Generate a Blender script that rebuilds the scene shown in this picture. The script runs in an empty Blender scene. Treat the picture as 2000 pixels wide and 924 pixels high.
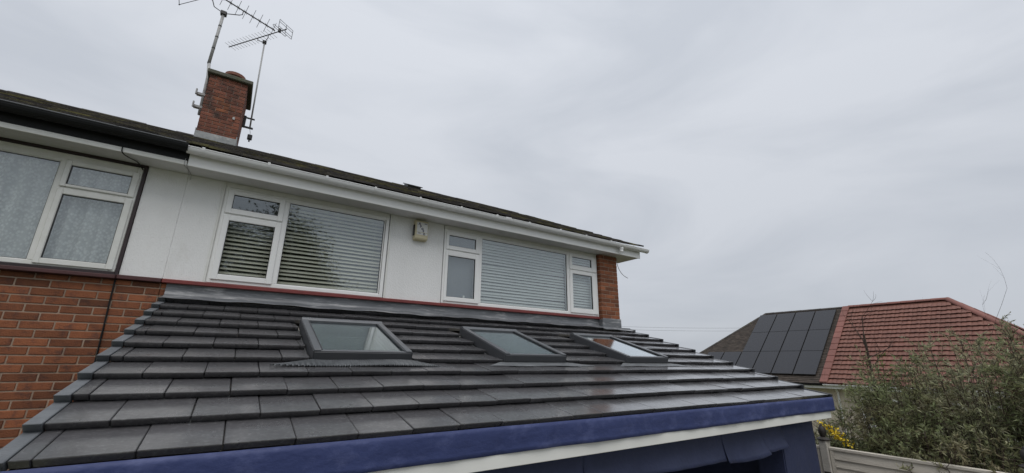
import bpy, math, random
import numpy as np
from mathutils import Matrix, Vector

random.seed(7); rng = np.random.default_rng(7)
scene = bpy.context.scene
col = scene.collection

# ------------------------------------------------------------------ camera
CAM = Vector((0.0, -5.56, 2.9))
YAW, PIT, ROL = 0.583573, 0.290564, 0.009917
fw = Vector((math.sin(YAW)*math.cos(PIT), math.cos(YAW)*math.cos(PIT), math.sin(PIT)))
rt = Vector((math.cos(YAW), -math.sin(YAW), 0)); up = rt.cross(fw)
rt2 = math.cos(ROL)*rt + math.sin(ROL)*up
up2 = -math.sin(ROL)*rt + math.cos(ROL)*up
cd = bpy.data.cameras.new('camera'); cam = bpy.data.objects.new('camera', cd); col.objects.link(cam)
cam.matrix_world = Matrix(((rt2.x, up2.x, -fw.x, CAM.x), (rt2.y, up2.y, -fw.y, CAM.y), (rt2.z, up2.z, -fw.z, CAM.z), (0, 0, 0, 1)))
cd.sensor_width = 36; cd.lens = 36*808.9/2000; cd.clip_start = .05; cd.clip_end = 3000
scene.camera = cam

# ------------------------------------------------------------------ sky, sun, exposure
SUN_EL, SUN_AZ = math.radians(62), math.radians(200)      # azimuth clockwise from +Y
world = bpy.data.worlds.new('World'); scene.world = world; world.use_nodes = True
nt = world.node_tree; N = nt.nodes; L = nt.links; N.clear()
wo = N.new('ShaderNodeOutputWorld')
sky = N.new('ShaderNodeTexSky'); sky.sky_type = 'NISHITA'; sky.sun_disc = False
sky.sun_elevation = SUN_EL; sky.sun_rotation = SUN_AZ
b1 = N.new('ShaderNodeBackground'); b1.inputs[1].default_value = .1; L.new(sky.outputs[0], b1.inputs[0])
tc = N.new('ShaderNodeTexCoord')
mp = N.new('ShaderNodeMapping'); mp.inputs['Scale'].default_value = (1.0, 1.0, 3.2); mp.inputs['Location'].default_value = (3.1, .4, 0)
L.new(tc.outputs['Generated'], mp.inputs[0])
nz = N.new('ShaderNodeTexNoise'); nz.inputs['Scale'].default_value = 1.7; nz.inputs['Detail'].default_value = 7; nz.inputs['Roughness'].default_value = .52; nz.inputs['Distortion'].default_value = .5
L.new(mp.outputs[0], nz.inputs['Vector'])
cr = N.new('ShaderNodeValToRGB')
cr.color_ramp.elements[0].position = .36; cr.color_ramp.elements[0].color = (.555, .59, .65, 1)
cr.color_ramp.elements[1].position = .63; cr.color_ramp.elements[1].color = (.67, .70, .755, 1)
L.new(nz.outputs[0], cr.inputs[0])
b2 = N.new('ShaderNodeBackground'); b2.inputs[1].default_value = 1.0; sx = N.new('ShaderNodeSeparateXYZ'); L.new(tc.outputs['Generated'], sx.inputs[0])       # overcast sky: brighter overhead than at the horizon
hz = N.new('ShaderNodeMapRange'); hz.inputs[1].default_value = 0; hz.inputs[2].default_value = 1; hz.inputs[3].default_value = .86; hz.inputs[4].default_value = 1.22; L.new(sx.outputs[2], hz.inputs[0])
vm = N.new('ShaderNodeVectorMath'); vm.operation = 'SCALE'; L.new(cr.outputs[0], vm.inputs[0]); L.new(hz.outputs[0], vm.inputs['Scale']); L.new(vm.outputs[0], b2.inputs[0])
mx = N.new('ShaderNodeMixShader'); mx.inputs[0].default_value = .95
L.new(b1.outputs[0], mx.inputs[1]); L.new(b2.outputs[0], mx.inputs[2]); L.new(mx.outputs[0], wo.inputs[0])

sl = bpy.data.lights.new('sun', 'SUN'); sl.energy = 1.5; sl.angle = math.radians(45); sl.color = (1, .97, .93)
sun = bpy.data.objects.new('sun', sl); col.objects.link(sun)
sd = Vector((math.sin(SUN_AZ)*math.cos(SUN_EL), math.cos(SUN_AZ)*math.cos(SUN_EL), math.sin(SUN_EL)))
sun.rotation_euler = sd.to_track_quat('Z', 'Y').to_euler(); sun.location = (0, -20, 30)

vs = scene.view_settings; vs.view_transform = 'Standard'; vs.look = 'None'; vs.exposure = 0.0; vs.gamma = 1; vs.use_curve_mapping = False
scene.cycles.max_bounces = 10; scene.cycles.transparent_max_bounces = 24; scene.cycles.caustics_reflective = False; scene.cycles.caustics_refractive = False

# ------------------------------------------------------------------ material helpers
def mat(name, c1, c2=None, scale=6, rough=.6, rvar=0, bump=0, bscale=60, rand=0, spec=.5, detail=5, stretch=(1, 1, 1), c3=None, c3scale=1.5, c3lo=.55, c3hi=.7, metal=0, isl=False, trans=0, coat=0, coatr=.1):
    m = bpy.data.materials.new(name); m.use_nodes = True
    t = m.node_tree; n = t.nodes; l = t.links
    p = n['Principled BSDF']; p.inputs['Metallic'].default_value = metal; p.inputs['Specular IOR Level'].default_value = spec
    g = n.new('ShaderNodeNewGeometry'); mpn = n.new('ShaderNodeMapping'); mpn.inputs['Scale'].default_value = stretch
    l.new(g.outputs['Position'], mpn.inputs[0])
    no = n.new('ShaderNodeTexNoise'); no.inputs['Scale'].default_value = scale; no.inputs['Detail'].default_value = detail; no.inputs['Roughness'].default_value = .62
    l.new(mpn.outputs[0], no.inputs['Vector'])
    c2 = c2 or tuple(x*.8 for x in c1)
    ra = n.new('ShaderNodeValToRGB'); ra.color_ramp.elements[0].position = .33; ra.color_ramp.elements[1].position = .67
    ra.color_ramp.elements[0].color = (*c1, 1); ra.color_ramp.elements[1].color = (*c2, 1)
    l.new(no.outputs[0], ra.inputs[0]); out = ra.outputs[0]
    if c3:
        n3 = n.new('ShaderNodeTexNoise'); n3.inputs['Scale'].default_value = c3scale; n3.inputs['Detail'].default_value = 6; n3.inputs['Roughness'].default_value = .7
        l.new(mpn.outputs[0], n3.inputs['Vector'])
        mr = n.new('ShaderNodeMapRange'); mr.inputs[1].default_value = c3lo; mr.inputs[2].default_value = c3hi; l.new(n3.outputs[0], mr.inputs[0])
        m3 = n.new('ShaderNodeMixRGB'); m3.inputs[2].default_value = (*c3, 1); l.new(mr.outputs[0], m3.inputs[0]); l.new(out, m3.inputs[1]); out = m3.outputs[0]
    if rand:
        if isl: rs = g.outputs['Random Per Island']
        else: rs = n.new('ShaderNodeObjectInfo').outputs['Random']
        mr = n.new('ShaderNodeMapRange'); mr.inputs[3].default_value = 1-rand; mr.inputs[4].default_value = 1+rand; l.new(rs, mr.inputs[0])
        hs = n.new('ShaderNodeHueSaturation'); l.new(mr.outputs[0], hs.inputs['Value']); l.new(out, hs.inputs['Color']); out = hs.outputs[0]
    l.new(out, p.inputs['Base Color'])
    if coat: p.inputs['Coat Weight'].default_value = coat; p.inputs['Coat Roughness'].default_value = coatr; p.inputs['Coat IOR'].default_value = 1.6
    if rvar:
        mr = n.new('ShaderNodeMapRange'); mr.inputs[1].default_value = .3; mr.inputs[2].default_value = .7
        mr.inputs[3].default_value = rough-rvar; mr.inputs[4].default_value = rough+rvar; l.new(no.outputs[0], mr.inputs[0]); l.new(mr.outputs[0], p.inputs['Roughness'])
    else: p.inputs['Roughness'].default_value = rough
    if bump:
        nb = n.new('ShaderNodeTexNoise'); nb.inputs['Scale'].default_value = bscale; nb.inputs['Detail'].default_value = 4; l.new(mpn.outputs[0], nb.inputs['Vector'])
        bp = n.new('ShaderNodeBump'); bp.inputs['Strength'].default_value = bump; bp.inputs['Distance'].default_value = .01; l.new(nb.outputs[0], bp.inputs['Height']); l.new(bp.outputs[0], p.inputs['Normal'])
    if trans:
        tr = n.new('ShaderNodeBsdfTranslucent'); l.new(out, tr.inputs[0]); ms = n.new('ShaderNodeMixShader'); ms.inputs[0].default_value = trans
        l.new(p.outputs[0], ms.inputs[1]); l.new(tr.outputs[0], ms.inputs[2]); l.new(ms.outputs[0], n['Material Output'].inputs[0])
    return m

def glass(name, tint, k, ro=.015):
    m = bpy.data.materials.new(name); m.use_nodes = True; t = m.node_tree; n = t.nodes; l = t.links; n.clear()
    o = n.new('ShaderNodeOutputMaterial'); fr = n.new('ShaderNodeFresnel'); gb = n.new('ShaderNodeNewGeometry'); io = n.new('ShaderNodeMapRange'); io.inputs[3].default_value = 1.5; io.inputs[4].default_value = 1/1.5; l.new(gb.outputs['Backfacing'], io.inputs[0]); l.new(io.outputs[0], fr.inputs[0])
    mu = n.new('ShaderNodeMath'); mu.operation = 'MULTIPLY'; mu.use_clamp = True; mu.inputs[1].default_value = k; l.new(fr.outputs[0], mu.inputs[0])
    tr = n.new('ShaderNodeBsdfTransparent'); tr.inputs[0].default_value = (*tint, 1)
    gl = n.new('ShaderNodeBsdfGlossy'); gl.inputs['Roughness'].default_value = ro; gl.inputs[0].default_value = (.93, .98, 1, 1)
    mxs = n.new('ShaderNodeMixShader'); l.new(mu.outputs[0], mxs.inputs[0]); l.new(tr.outputs[0], mxs.inputs[1]); l.new(gl.outputs[0], mxs.inputs[2]); l.new(mxs.outputs[0], o.inputs[0])
    return m

M = {}
M['brick'] = mat('brick', (.26, .090, .038), (.19, .064, .029), 9, .85, bump=.6, bscale=90, rand=.42, c3=(.10, .045, .033), c3scale=14, c3lo=.56, c3hi=.74)
M['brick_orange'] = mat('brick_orange', (.25, .088, .037), (.185, .062, .028), 9, .85, bump=.6, bscale=90, rand=.42, c3=(.085, .040, .030), c3scale=9, c3lo=.52, c3hi=.70)
M['brick_old'] = mat('brick_old', (.235, .082, .045), (.13, .050, .036), 7, .9, bump=.8, bscale=70, rand=.4, c3=(.06, .04, .033), c3scale=5, c3lo=.5, c3hi=.66)
M['mortar'] = mat('mortar', (.40, .295, .22), (.27, .195, .145), 6, .95, bump=.5, bscale=150)
M['mortar_old'] = mat('mortar_old', (.30, .22, .175), (.17, .13, .11), 10, .95, bump=.5, bscale=150)
M['render'] = mat('render', (.86, .86, .85), (.81, .81, .80), 3, .85, bump=.55, bscale=110, c3=(.72, .71, .68), c3scale=2.2, c3lo=.57, c3hi=.8, stretch=(1, 1, .5))
M['upvc'] = mat('upvc', (.88, .88, .865), (.85, .85, .835), 5, .28, spec=.5)
M['upvc_old'] = mat('upvc_old', (.78, .78, .75), (.70, .70, .66), 8, .4)
M['gutter_white'] = mat('gutter_white', (.88, .885, .885), (.85, .855, .855), 4, .25)
M['soffit'] = mat('soffit', (.74, .74, .73), (.68, .68, .67), 4, .55, bump=.25, bscale=90)
M['black_plastic'] = mat('black_plastic', (.010, .011, .012), (.016, .017, .018), 6, .6, rvar=.1, spec=.25)
M['rubber'] = mat('rubber', (.02, .02, .02), (.03, .03, .03), 6, .6)
M['sill_red'] = mat('sill_red', (.22, .045, .04), (.17, .035, .033), 12, .55, bump=.2)
M['sill_dark'] = mat('sill_dark', (.085, .028, .028), (.055, .022, .024), 10, .6, bump=.2)
M['brown_frame'] = mat('brown_frame', (.035, .020, .022), (.025, .015, .018), 10, .5)
M['room'] = mat('room', (.34, .32, .29), (.30, .28, .26), 2, .9)
M['pane'] = glass('pane', (.95, .97, .965), 2.7)
M['sky_pane'] = glass('sky_pane', (.78, .86, .85), 2.2, .11)
M['slat_cream'] = mat('slat_cream', (.74, .71, .60), (.68, .65, .54), 4, .45)
M['slat_white'] = mat('slat_white', (.76, .77, .75), (.70, .71, .69), 4, .45)
M['roller'] = mat('roller', (.23, .24, .26), (.20, .21, .23), 30, .8)
M['tile'] = mat('tile', (.098, .096, .101), (.066, .064, .068), 7, .34, rvar=.12, bump=.09, bscale=70, rand=.14, spec=.5, coat=1.0, coatr=.19, detail=8, c3=(.165, .163, .165), c3scale=48, c3lo=.52, c3hi=.70)
M['tile_edge'] = mat('verge_cap', (.15, .16, .17), (.11, .118, .128), 10, .5, bump=.3, bscale=90, rand=.12)
M['verge_black'] = mat('verge_black', (.028, .030, .034), (.04, .042, .046), 8, .4)
M['lead'] = mat('lead', (.16, .168, .18), (.085, .09, .098), 3.5, .42, rvar=.12, bump=.35, bscale=14, c3=(.46, .46, .455), c3scale=5, c3lo=.53, c3hi=.72, stretch=(.5, 1, 4), spec=.6)
M['lead_old'] = mat('lead_old', (.33, .34, .34), (.22, .23, .23), 8, .6, bump=.4, bscale=20, c3=(.45, .45, .43), c3scale=9)
M['velux'] = mat('skylight_metal', (.125, .13, .14), (.10, .105, .113), 8, .34, spec=.6)
M['skylight_side'] = mat('skylight_side', (.065, .067, .073), (.055, .057, .062), 8, .45)
M['velux_dark'] = mat('skylight_dark', (.045, .047, .052), (.055, .057, .062), 8, .42)
M['foil'] = mat('foil', (.17, .178, .185), (.11, .117, .123), 12, .45, bump=.4, bscale=60)
M['membrane'] = mat('membrane', (.022, .035, .120), (.030, .045, .142), 5, .62, bump=.6, bscale=22, c3=(.07, .088, .21), c3scale=7, c3lo=.50, c3hi=.72, stretch=(.6, 1, 1))
M['membrane_dark'] = mat('membrane_wall', (.017, .025, .066), (.023, .032, .082), 4, .65, bump=.6, bscale=14)
M['fascia'] = mat('fascia', (.80, .80, .76), (.74, .74, .70), 3, .5, stretch=(.3, 1, 1))
M['plaster'] = mat('plaster', (.30, .28, .24), (.24, .22, .19), 2, .9)
M['concrete_tile'] = mat('old_roof_tile', (.088, .078, .070), (.058, .053, .050), 8, .85, bump=.9, bscale=60, rand=.4, isl=True, c3=(.16, .145, .065), c3scale=1.6, c3lo=.5, c3hi=.62)
M['ridge_old'] = mat('old_ridge_tile', (.07, .06, .054), (.045, .04, .037), 8, .85, bump=.8, bscale=60, rand=.25, c3=(.09, .088, .03), c3scale=2.5)
M['slab_old'] = mat('chimney_slab', (.13, .125, .10), (.075, .08, .058), 8, .9, bump=.8, bscale=40, c3=(.07, .085, .03), c3scale=5)
M['clay'] = mat('clay', (.24, .095, .06), (.17, .07, .048), 9, .75, bump=.3)
M['galv'] = mat('galvanised', (.44, .44, .43), (.33, .33, .33), 14, .45, c3=(.2, .13, .1), c3scale=12, c3lo=.6)
M['dark_metal'] = mat('dark_metal', (.045, .045, .048), (.06, .058, .058), 14, .5, metal=.3)
M['red_tile'] = mat('red_roof_tile', (.20, .085, .060), (.15, .064, .047), 3, .65, bump=.4, bscale=40, rand=.08, c3=(.24, .115, .088), c3scale=1.6, c3lo=.55, c3hi=.75)
M['red_ridge'] = mat('red_ridge_tile', (.23, .095, .075), (.19, .075, .06), 5, .7, bump=.4, rand=.15)
M['brown_tile'] = mat('brown_roof_tile', (.066, .051, .040), (.046, .037, .030), 5, .85, bump=.5, rand=.3, isl=True)
M['solar'] = mat('solar_glass', (.018, .019, .024), (.024, .025, .031), 20, .22, rvar=.05, bump=.15, bscale=200, spec=.5)
M['solar_frame'] = mat('solar_frame', (.012, .012, .013), (.016, .016, .017), 10, .4)
M['cream_wall'] = mat('cream_wall', (.60, .54, .42), (.52, .46, .36), 3, .9, bump=.4, bscale=60)
M['fence'] = mat('fence', (.64, .59, .51), (.53, .485, .415), 6, .9, bump=.6, bscale=60, stretch=(1, .25, 3), rand=.12, c3=(.36, .325, .27), c3scale=3, c3lo=.58, c3hi=.75)
M['fence_post'] = mat('fence_post', (.48, .455, .41), (.37, .35, .31), 10, .9, bump=.5, bscale=60)
M['iron'] = mat('iron', (.02, .016, .014), (.032, .026, .022), 10, .6)
M['leaf'] = mat('leaf', (.27, .30, .15), (.18, .21, .095), 1.6, .38, rand=.6, isl=True, trans=.45, c3=(.33, .29, .175), c3scale=1.1, c3lo=.45, c3hi=.62)
M['leaf_grey'] = mat('leaf_grey', (.36, .37, .22), (.26, .27, .155), 2.2, .38, rand=.55, isl=True, trans=.45, c3=(.36, .30, .19), c3scale=1.4, c3lo=.48, c3hi=.62)
M['leaf_lime'] = mat('leaf_lime', (.16, .19, .05), (.10, .13, .04), 2.2, .5, rand=.4, isl=True, trans=.25)
M['leaf_tree'] = mat('leaf_tree', (.045, .065, .022), (.03, .045, .016), 1.0, .6, rand=.4, isl=True, trans=.2)
M['petal'] = mat('petal', (.75, .55, .02), (.62, .45, .02), 9, .6, rand=.2, isl=True)
M['bark'] = mat('bark', (.075, .05, .036), (.045, .032, .025), 12, .9, bump=.6, bscale=50)
M['bark_red'] = mat('bark_red', (.095, .052, .038), (.06, .036, .028), 12, .85)
M['ground'] = mat('ground', (.11, .12, .06), (.07, .075, .04), .8, .95, bump=.5, bscale=9, c3=(.15, .13, .095), c3scale=.25)
M['paving'] = mat('paving', (.30, .285, .26), (.23, .22, .20), 2, .85, bump=.3)
M['alarm'] = mat('alarm', (.62, .56, .38), (.55, .49, .32), 10, .45)
M['alarm_white'] = mat('alarm_label', (.74, .74, .72), (.70, .70, .68), 10, .45)
M['ink'] = mat('ink', (.035, .035, .10), (.035, .035, .10), 10, .5)
M['ink_grey'] = mat('ink_grey', (.25, .25, .27), (.25, .25, .27), 10, .5)
M['amber'] = mat('alarm_lens', (.018, .014, .016), (.018, .014, .016), 10, .2)

def lace():
    m = bpy.data.materials.new('net_curtain'); m.use_nodes = True; t = m.node_tree; n = t.nodes; l = t.links; n.clear()
    o = n.new('ShaderNodeOutputMaterial'); g = n.new('ShaderNodeNewGeometry')
    mp_ = n.new('ShaderNodeMapping'); mp_.inputs['Scale'].default_value = (48, 1, 34); l.new(g.outputs['Position'], mp_.inputs[0])
    v = n.new('ShaderNodeTexVoronoi'); v.inputs['Scale'].default_value = 1.0; l.new(mp_.outputs[0], v.inputs['Vector'])
    mr = n.new('ShaderNodeMapRange'); mr.inputs[1].default_value = .25; mr.inputs[2].default_value = .6; mr.inputs[3].default_value = 1.0; mr.inputs[4].default_value = .70; l.new(v.outputs['Distance'], mr.inputs[0])
    wv = n.new('ShaderNodeTexWave'); wv.bands_direction = 'X'; wv.inputs['Scale'].default_value = 2.2; wv.inputs['Distortion'].default_value = 2.0; wv.inputs['Detail'].default_value = 1; l.new(g.outputs['Position'], wv.inputs['Vector'])
    wm = n.new('ShaderNodeMapRange'); wm.inputs[3].default_value = .80; wm.inputs[4].default_value = 1.0; l.new(wv.outputs['Fac'], wm.inputs[0])
    mm_ = n.new('ShaderNodeMath'); mm_.operation = 'MULTIPLY'; l.new(mr.outputs[0], mm_.inputs[0]); l.new(wm.outputs[0], mm_.inputs[1])
    d = n.new('ShaderNodeBsdfDiffuse'); d.inputs[0].default_value = (.93, .93, .91, 1)
    tl = n.new('ShaderNodeBsdfTranslucent'); tl.inputs[0].default_value = (.8, .83, .82, 1)
    a = n.new('ShaderNodeMixShader'); a.inputs[0].default_value = .25; l.new(d.outputs[0], a.inputs[1]); l.new(tl.outputs[0], a.inputs[2])
    tr = n.new('ShaderNodeBsdfTransparent'); b = n.new('ShaderNodeMixShader'); l.new(mm_.outputs[0], b.inputs[0]); l.new(tr.outputs[0], b.inputs[1]); l.new(a.outputs[0], b.inputs[2]); l.new(b.outputs[0], o.inputs[0])
    return m
M['lace'] = lace()

# ------------------------------------------------------------------ mesh helpers
WM = {}
def place(o, parent=None, world=None):
    col.objects.link(o)
    w = world or Matrix.Identity(4)
    WM[o.name] = w
    o.matrix_basis = w
    if parent:
        o.parent = parent; o.matrix_parent_inverse = WM[parent.name].inverted()
    return o
def tag(o, label=None, cat=None, group=None, kind=None):
    if label: o['label'] = label
    if cat: o['category'] = cat
    if group: o['group'] = group
    if kind: o['kind'] = kind
    return o
def empty(name, loc, label, cat, group=None):
    o = bpy.data.objects.new(name, None); o.empty_display_size = .2
    place(o, None, Matrix.Translation(loc)); return tag(o, label, cat, group)

class MB:
    def __init__(s): s.v = []; s.f = []
    def add(s, vs_, fs_):
        b = len(s.v); s.v += [tuple(x) for x in vs_]; s.f += [tuple(i+b for i in f) for f in fs_]; return s
    def box(s, x0, x1, y0, y1, z0, z1, T=None):
        vs_ = [(x, y, z) for z in (z0, z1) for y in (y0, y1) for x in (x0, x1)]
        if T: vs_ = [T(*p) for p in vs_]
        return s.add(vs_, [(0, 2, 3, 1), (4, 5, 7, 6), (0, 1, 5, 4), (2, 6, 7, 3), (0, 4, 6, 2), (1, 3, 7, 5)])
    def cbox(s, x0, x1, y0, y1, z0, z1, c=.004, T=None):
        # chamfered box
        P = []; idx = {}
        X = (x0, x1); Y = (y0, y1); Z = (z0, z1)
        for i in (0, 1):
            for j in (0, 1):
                for k in (0, 1):
                    sx = c if i == 0 else -c; sy = c if j == 0 else -c; sz = c if k == 0 else -c
                    for ax, p in enumerate(((X[i], Y[j]+sy, Z[k]+sz), (X[i]+sx, Y[j], Z[k]+sz), (X[i]+sx, Y[j]+sy, Z[k]))):
                        idx[i, j, k, ax] = len(P); P.append(T(*p) if T else p)
        F = []
        F += [tuple(idx[i, j, k, 0] for j, k in ((0, 0), (0, 1), (1, 1), (1, 0))) for i in (0,)]
        F += [tuple(idx[1, j, k, 0] for j, k in ((0, 0), (1, 0), (1, 1), (0, 1)))]
        F += [tuple(idx[i, 0, k, 1] for i, k in ((0, 0), (1, 0), (1, 1), (0, 1)))]
        F += [tuple(idx[i, 1, k, 1] for i, k in ((0, 0), (0, 1), (1, 1), (1, 0)))]
        F += [tuple(idx[i, j, 0, 2] for i, j in ((0, 0), (0, 1), (1, 1), (1, 0)))]
        F += [tuple(idx[i, j, 1, 2] for i, j in ((0, 0), (1, 0), (1, 1), (0, 1)))]
        for a in (0, 1):
            for b in (0, 1):
                F.append((idx[a, b, 0, 0], idx[a, b, 1, 0], idx[a, b, 1, 1], idx[a, b, 0, 1]))
                F.append((idx[a, 0, b, 0], idx[a, 1, b, 0], idx[a, 1, b, 2], idx[a, 0, b, 2]))
                F.append((idx[0, a, b, 1], idx[1, a, b, 1], idx[1, a, b, 2], idx[0, a, b, 2]))
        for i in (0, 1):
            for j in (0, 1):
                for k in (0, 1): F.append((idx[i, j, k, 0], idx[i, j, k, 1], idx[i, j, k, 2]))
        return s.add(P, F)
    def tube(s, pts, r, n=8, cap=True):
        pts = [Vector(p) for p in pts]; rs = r if isinstance(r, (list, tuple)) else [r]*len(pts)
        b = len(s.v); prev = None
        for i, p in enumerate(pts):
            d = (pts[min(i+1, len(pts)-1)]-pts[max(i-1, 0)]).normalized()
            if prev is None:
                a = d.orthogonal().normalized()
            else:
                a = (prev-d*prev.dot(d)); a = a.normalized() if a.length > 1e-6 else d.orthogonal().normalized()
            prev = a; c = d.cross(a)
            for k in range(n):
                t = 2*math.pi*k/n; s.v.append(tuple(p+(a*math.cos(t)+c*math.sin(t))*rs[i]))
        for i in range(len(pts)-1):
            for k in range(n):
                k2 = (k+1) % n; s.f.append((b+i*n+k, b+i*n+k2, b+(i+1)*n+k2, b+(i+1)*n+k))
        if cap:
            s.f.append(tuple(b+k for k in range(n))[::-1]); e = b+(len(pts)-1)*n; s.f.append(tuple(e+k for k in range(n)))
        return s
    def extr(s, prof, x0, x1, T=None):
        # closed profile [(y,z)] extruded along x
        n = len(prof); vs_ = [(x0, y, z) for y, z in prof]+[(x1, y, z) for y, z in prof]
        if T: vs_ = [T(*p) for p in vs_]
        fs_ = [(i, (i+1) % n, n+(i+1) % n, n+i) for i in range(n)]+[tuple(range(n))[::-1], tuple(range(n, 2*n))]
        return s.add(vs_, fs_)
    def lathe(s, prof, c, n=16):
        # prof [(r,z)]
        b = len(s.v)
        for r, z in prof:
            for k in range(n):
                t = 2*math.pi*k/n; s.v.append((c[0]+r*math.cos(t), c[1]+r*math.sin(t), c[2]+z))
        for i in range(len(prof)-1):
            for k in range(n):
                k2 = (k+1) % n; s.f.append((b+i*n+k, b+i*n+k2, b+(i+1)*n+k2, b+(i+1)*n+k))
        s.f.append(tuple(b+k for k in range(n))[::-1]); e = b+(len(prof)-1)*n; s.f.append(tuple(e+k for k in range(n)))
        return s
    def grid(s, fn, nu, nv):
        b = len(s.v)
        for j in range(nv+1):
            for i in range(nu+1): s.v.append(tuple(fn(i/nu, j/nv)))
        for j in range(nv):
            for i in range(nu):
                a = b+j*(nu+1)+i; s.f.append((a, a+1, a+nu+2, a+nu+1))
        return s
    def mesh(s, name, m, smooth=False):
        me = bpy.data.meshes.new(name); me.from_pydata(s.v, [], s.f); me.materials.append(M[m] if isinstance(m, str) else m)
        if smooth: me.polygons.foreach_set('use_smooth', [True]*len(me.polygons))
        me.update(); return me
    def build(s, name, m, parent=None, smooth=False, center=True):
        w = None
        if center and s.v:
            a = np.array(s.v); lo = a.min(0); hi = a.max(0); o3 = Vector(((lo[0]+hi[0])/2, (lo[1]+hi[1])/2, lo[2]))
            s.v = [tuple(x) for x in (a-np.array(o3))]; w = Matrix.Translation(o3)
        return place(bpy.data.objects.new(name, s.mesh(name, m, smooth)), parent, w)
def np_mesh(name, V, F, m):
    V = np.asarray(V, 'f4'); F = np.asarray(F, 'i4'); k = F.shape[1]
    me = bpy.data.meshes.new(name); me.vertices.add(len(V)); me.vertices.foreach_set('co', V.ravel())
    me.loops.add(F.size); me.loops.foreach_set('vertex_index', F.ravel()); me.polygons.add(len(F))
    me.polygons.foreach_set('loop_start', np.arange(0, F.size, k, dtype='i4')); me.polygons.foreach_set('loop_total', np.full(len(F), k, 'i4'))
    me.materials.append(M[m]); me.update(calc_edges=True); me.validate(); return me
BMESH = {}
def brick(parent, x0, x1, y0, y1, z0, z1, m='brick', name='brick'):
    w, d, h = x1-x0, y1-y0, z1-z0; key = (round(w, 3), round(d, 3), round(h, 3), m)
    if key not in BMESH: BMESH[key] = MB().cbox(-w/2, w/2, -d/2, d/2, 0, h, .004).mesh(name, m)
    o = bpy.data.objects.new(name, BMESH[key])
    return place(o, parent, Matrix.Translation(((x0+x1)/2, (y0+y1)/2+random.uniform(-.0015, .0015), z0)))

# ------------------------------------------------------------------ ground
g = MB().add([(-600, -600, 0), (600, -600, 0), (600, 600, 0), (-600, 600, 0)], [(0, 1, 2, 3)]).build('ground', 'ground'); tag(g, 'green lawn and soil spreading out below the houses', 'ground', kind='structure')
pv = MB().box(-3, 6.9, -8.5, -2.6, .004, .05).build('patio', 'paving'); tag(pv, 'pale stone patio below the unfinished extension', 'patio', kind='structure')

# ------------------------------------------------------------------ the two semi-detached houses
XP, XG, XV = -0.68, 6.06, 6.50                # party line, gable wall, verge
ZS = 4.86                                      # soffit
RY, RZ = 4.2, 7.13                             # ridge
EY, EZ = -.405, 5.035                            # eaves edge of tiles (underside)
house = empty('semi_detached_house', (2.7, 4, 0), 'semi-detached house with white panels, white gutter and two wide windows above the new extension', 'house')
neigh = empty('semi_detached_house', (-4.2, 4, 0), 'adjoining semi-detached house at the left with black gutter and orange brick wall', 'house')

def rz(y): return EZ+(RZ-EZ)*(y-EY)/(RY-EY)
def shell(parent, x0, x1, gable):
    m = MB()
    m.box(x0, x1, 8.1, 8.35, 0, 5.0)                        # back wall
    m.box(x0, x0+.1, .25, 8.1, 0, 5.0); m.box(x1-.1, x1, .25, 8.1, 0, 5.0)
    for xa, xb in ((x0, x0+.1), (x1-.1, x1)):
        pts = [(.0, 5.001), (8.3, 5.001), (RY, RZ-.12)]
        m.extr(pts, xa, xb)
    m.build('side_and_back_wall', 'brick_orange', parent)
    r = MB(); r.box(x0+.1, x1-.1, .1, 4.5, 2.55, 2.6); r.box(x0+.1, x1-.1, .1, 8.1, ZS+.02, ZS+.06); r.box(x0+.1, x1-.1, 4.0, 4.1, 2.6, ZS)
    r.build('room_lining', 'room', parent)
shell(house, XP+.001, XG, True); shell(neigh, -8.3, XP-.001, False)

# --- brick walls below the sills
def wall_bricks(parent, x0, x1, ztop, zbot, xa=-1.134, za=3.502, m='brick_orange', stuff_below=None):
    """stretcher bond on plane Y=0; first bed joint at za"""
    k = -1
    st = MB(); z = za
    row = 0
    zz = za+.075*math.ceil((ztop-za)/.075)
    while zz > zbot+.01:
        r = round((za-zz)/.075)
        off = xa if r % 2 == 0 else xa-.1125
        a0 = off-.225*math.ceil((off-x0)/.225)
        lo, hi = zz-.075+.006, min(zz-.006, ztop)
        a = a0
        while a < x1:
            b0, b1 = max(a+.006, x0), min(a+.219, x1)
            if b1-b0 > .02 and hi-lo > .012:
                if stuff_below is not None and lo < stuff_below: st.box(b0, b1, -.001, .09, lo, hi)
                else: brick(parent, b0, b1, -.001, .09, lo, hi, m)
            a += .225
        zz -= .075
    if st.v:
        o = st.build('lower_brickwork', m, parent); o['kind'] = 'stuff'
nw = MB().box(-3.4, XP-.002, .005, .24, 0, 3.63).build('brick_wall', 'mortar', neigh)
wall_bricks(nw, -3.4, XP-.002, 3.63, 0, stuff_below=2.1)
MB().box(-8.3, -3.4, 0, .24, 0, 3.63).build('far_wall', 'brick_orange', neigh)
hw = MB().box(XP+.002, 5.58, .005, .24, 0, 3.63).build('brick_wall', 'mortar', house)
wall_bricks(hw, XP+.002, -.42, 3.63, 3.2)
MB().box(-.41, 6.0, -.004, .008, 0, 3.3).build('plastered_wall', 'plaster', house)
MB().box(-8.3, -3.06, -.0, .24, 3.69, ZS).build('white_panel', 'render', neigh)

# --- white panels
MB().cbox(XP+.0005, -.322, -.012, .2, 3.678, ZS, .003).build('white_panel', 'render', house)
MB().cbox(-1.022, XP-.0005, -.013, .2, 3.678, ZS, .003).build('white_panel', 'render', neigh)
MB().cbox(1.612, 2.436, -.012, .2, 3.678, ZS, .003).build('white_panel', 'render', house)
MB().box(-.345, -.322, -.022, -.0122, 3.678, 4.859).build('cover_strip', 'upvc_old', house)
MB().box(1.612, 1.635, -.022, -.0122, 3.678, 4.859).build('cover_strip', 'upvc_old', house)

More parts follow.
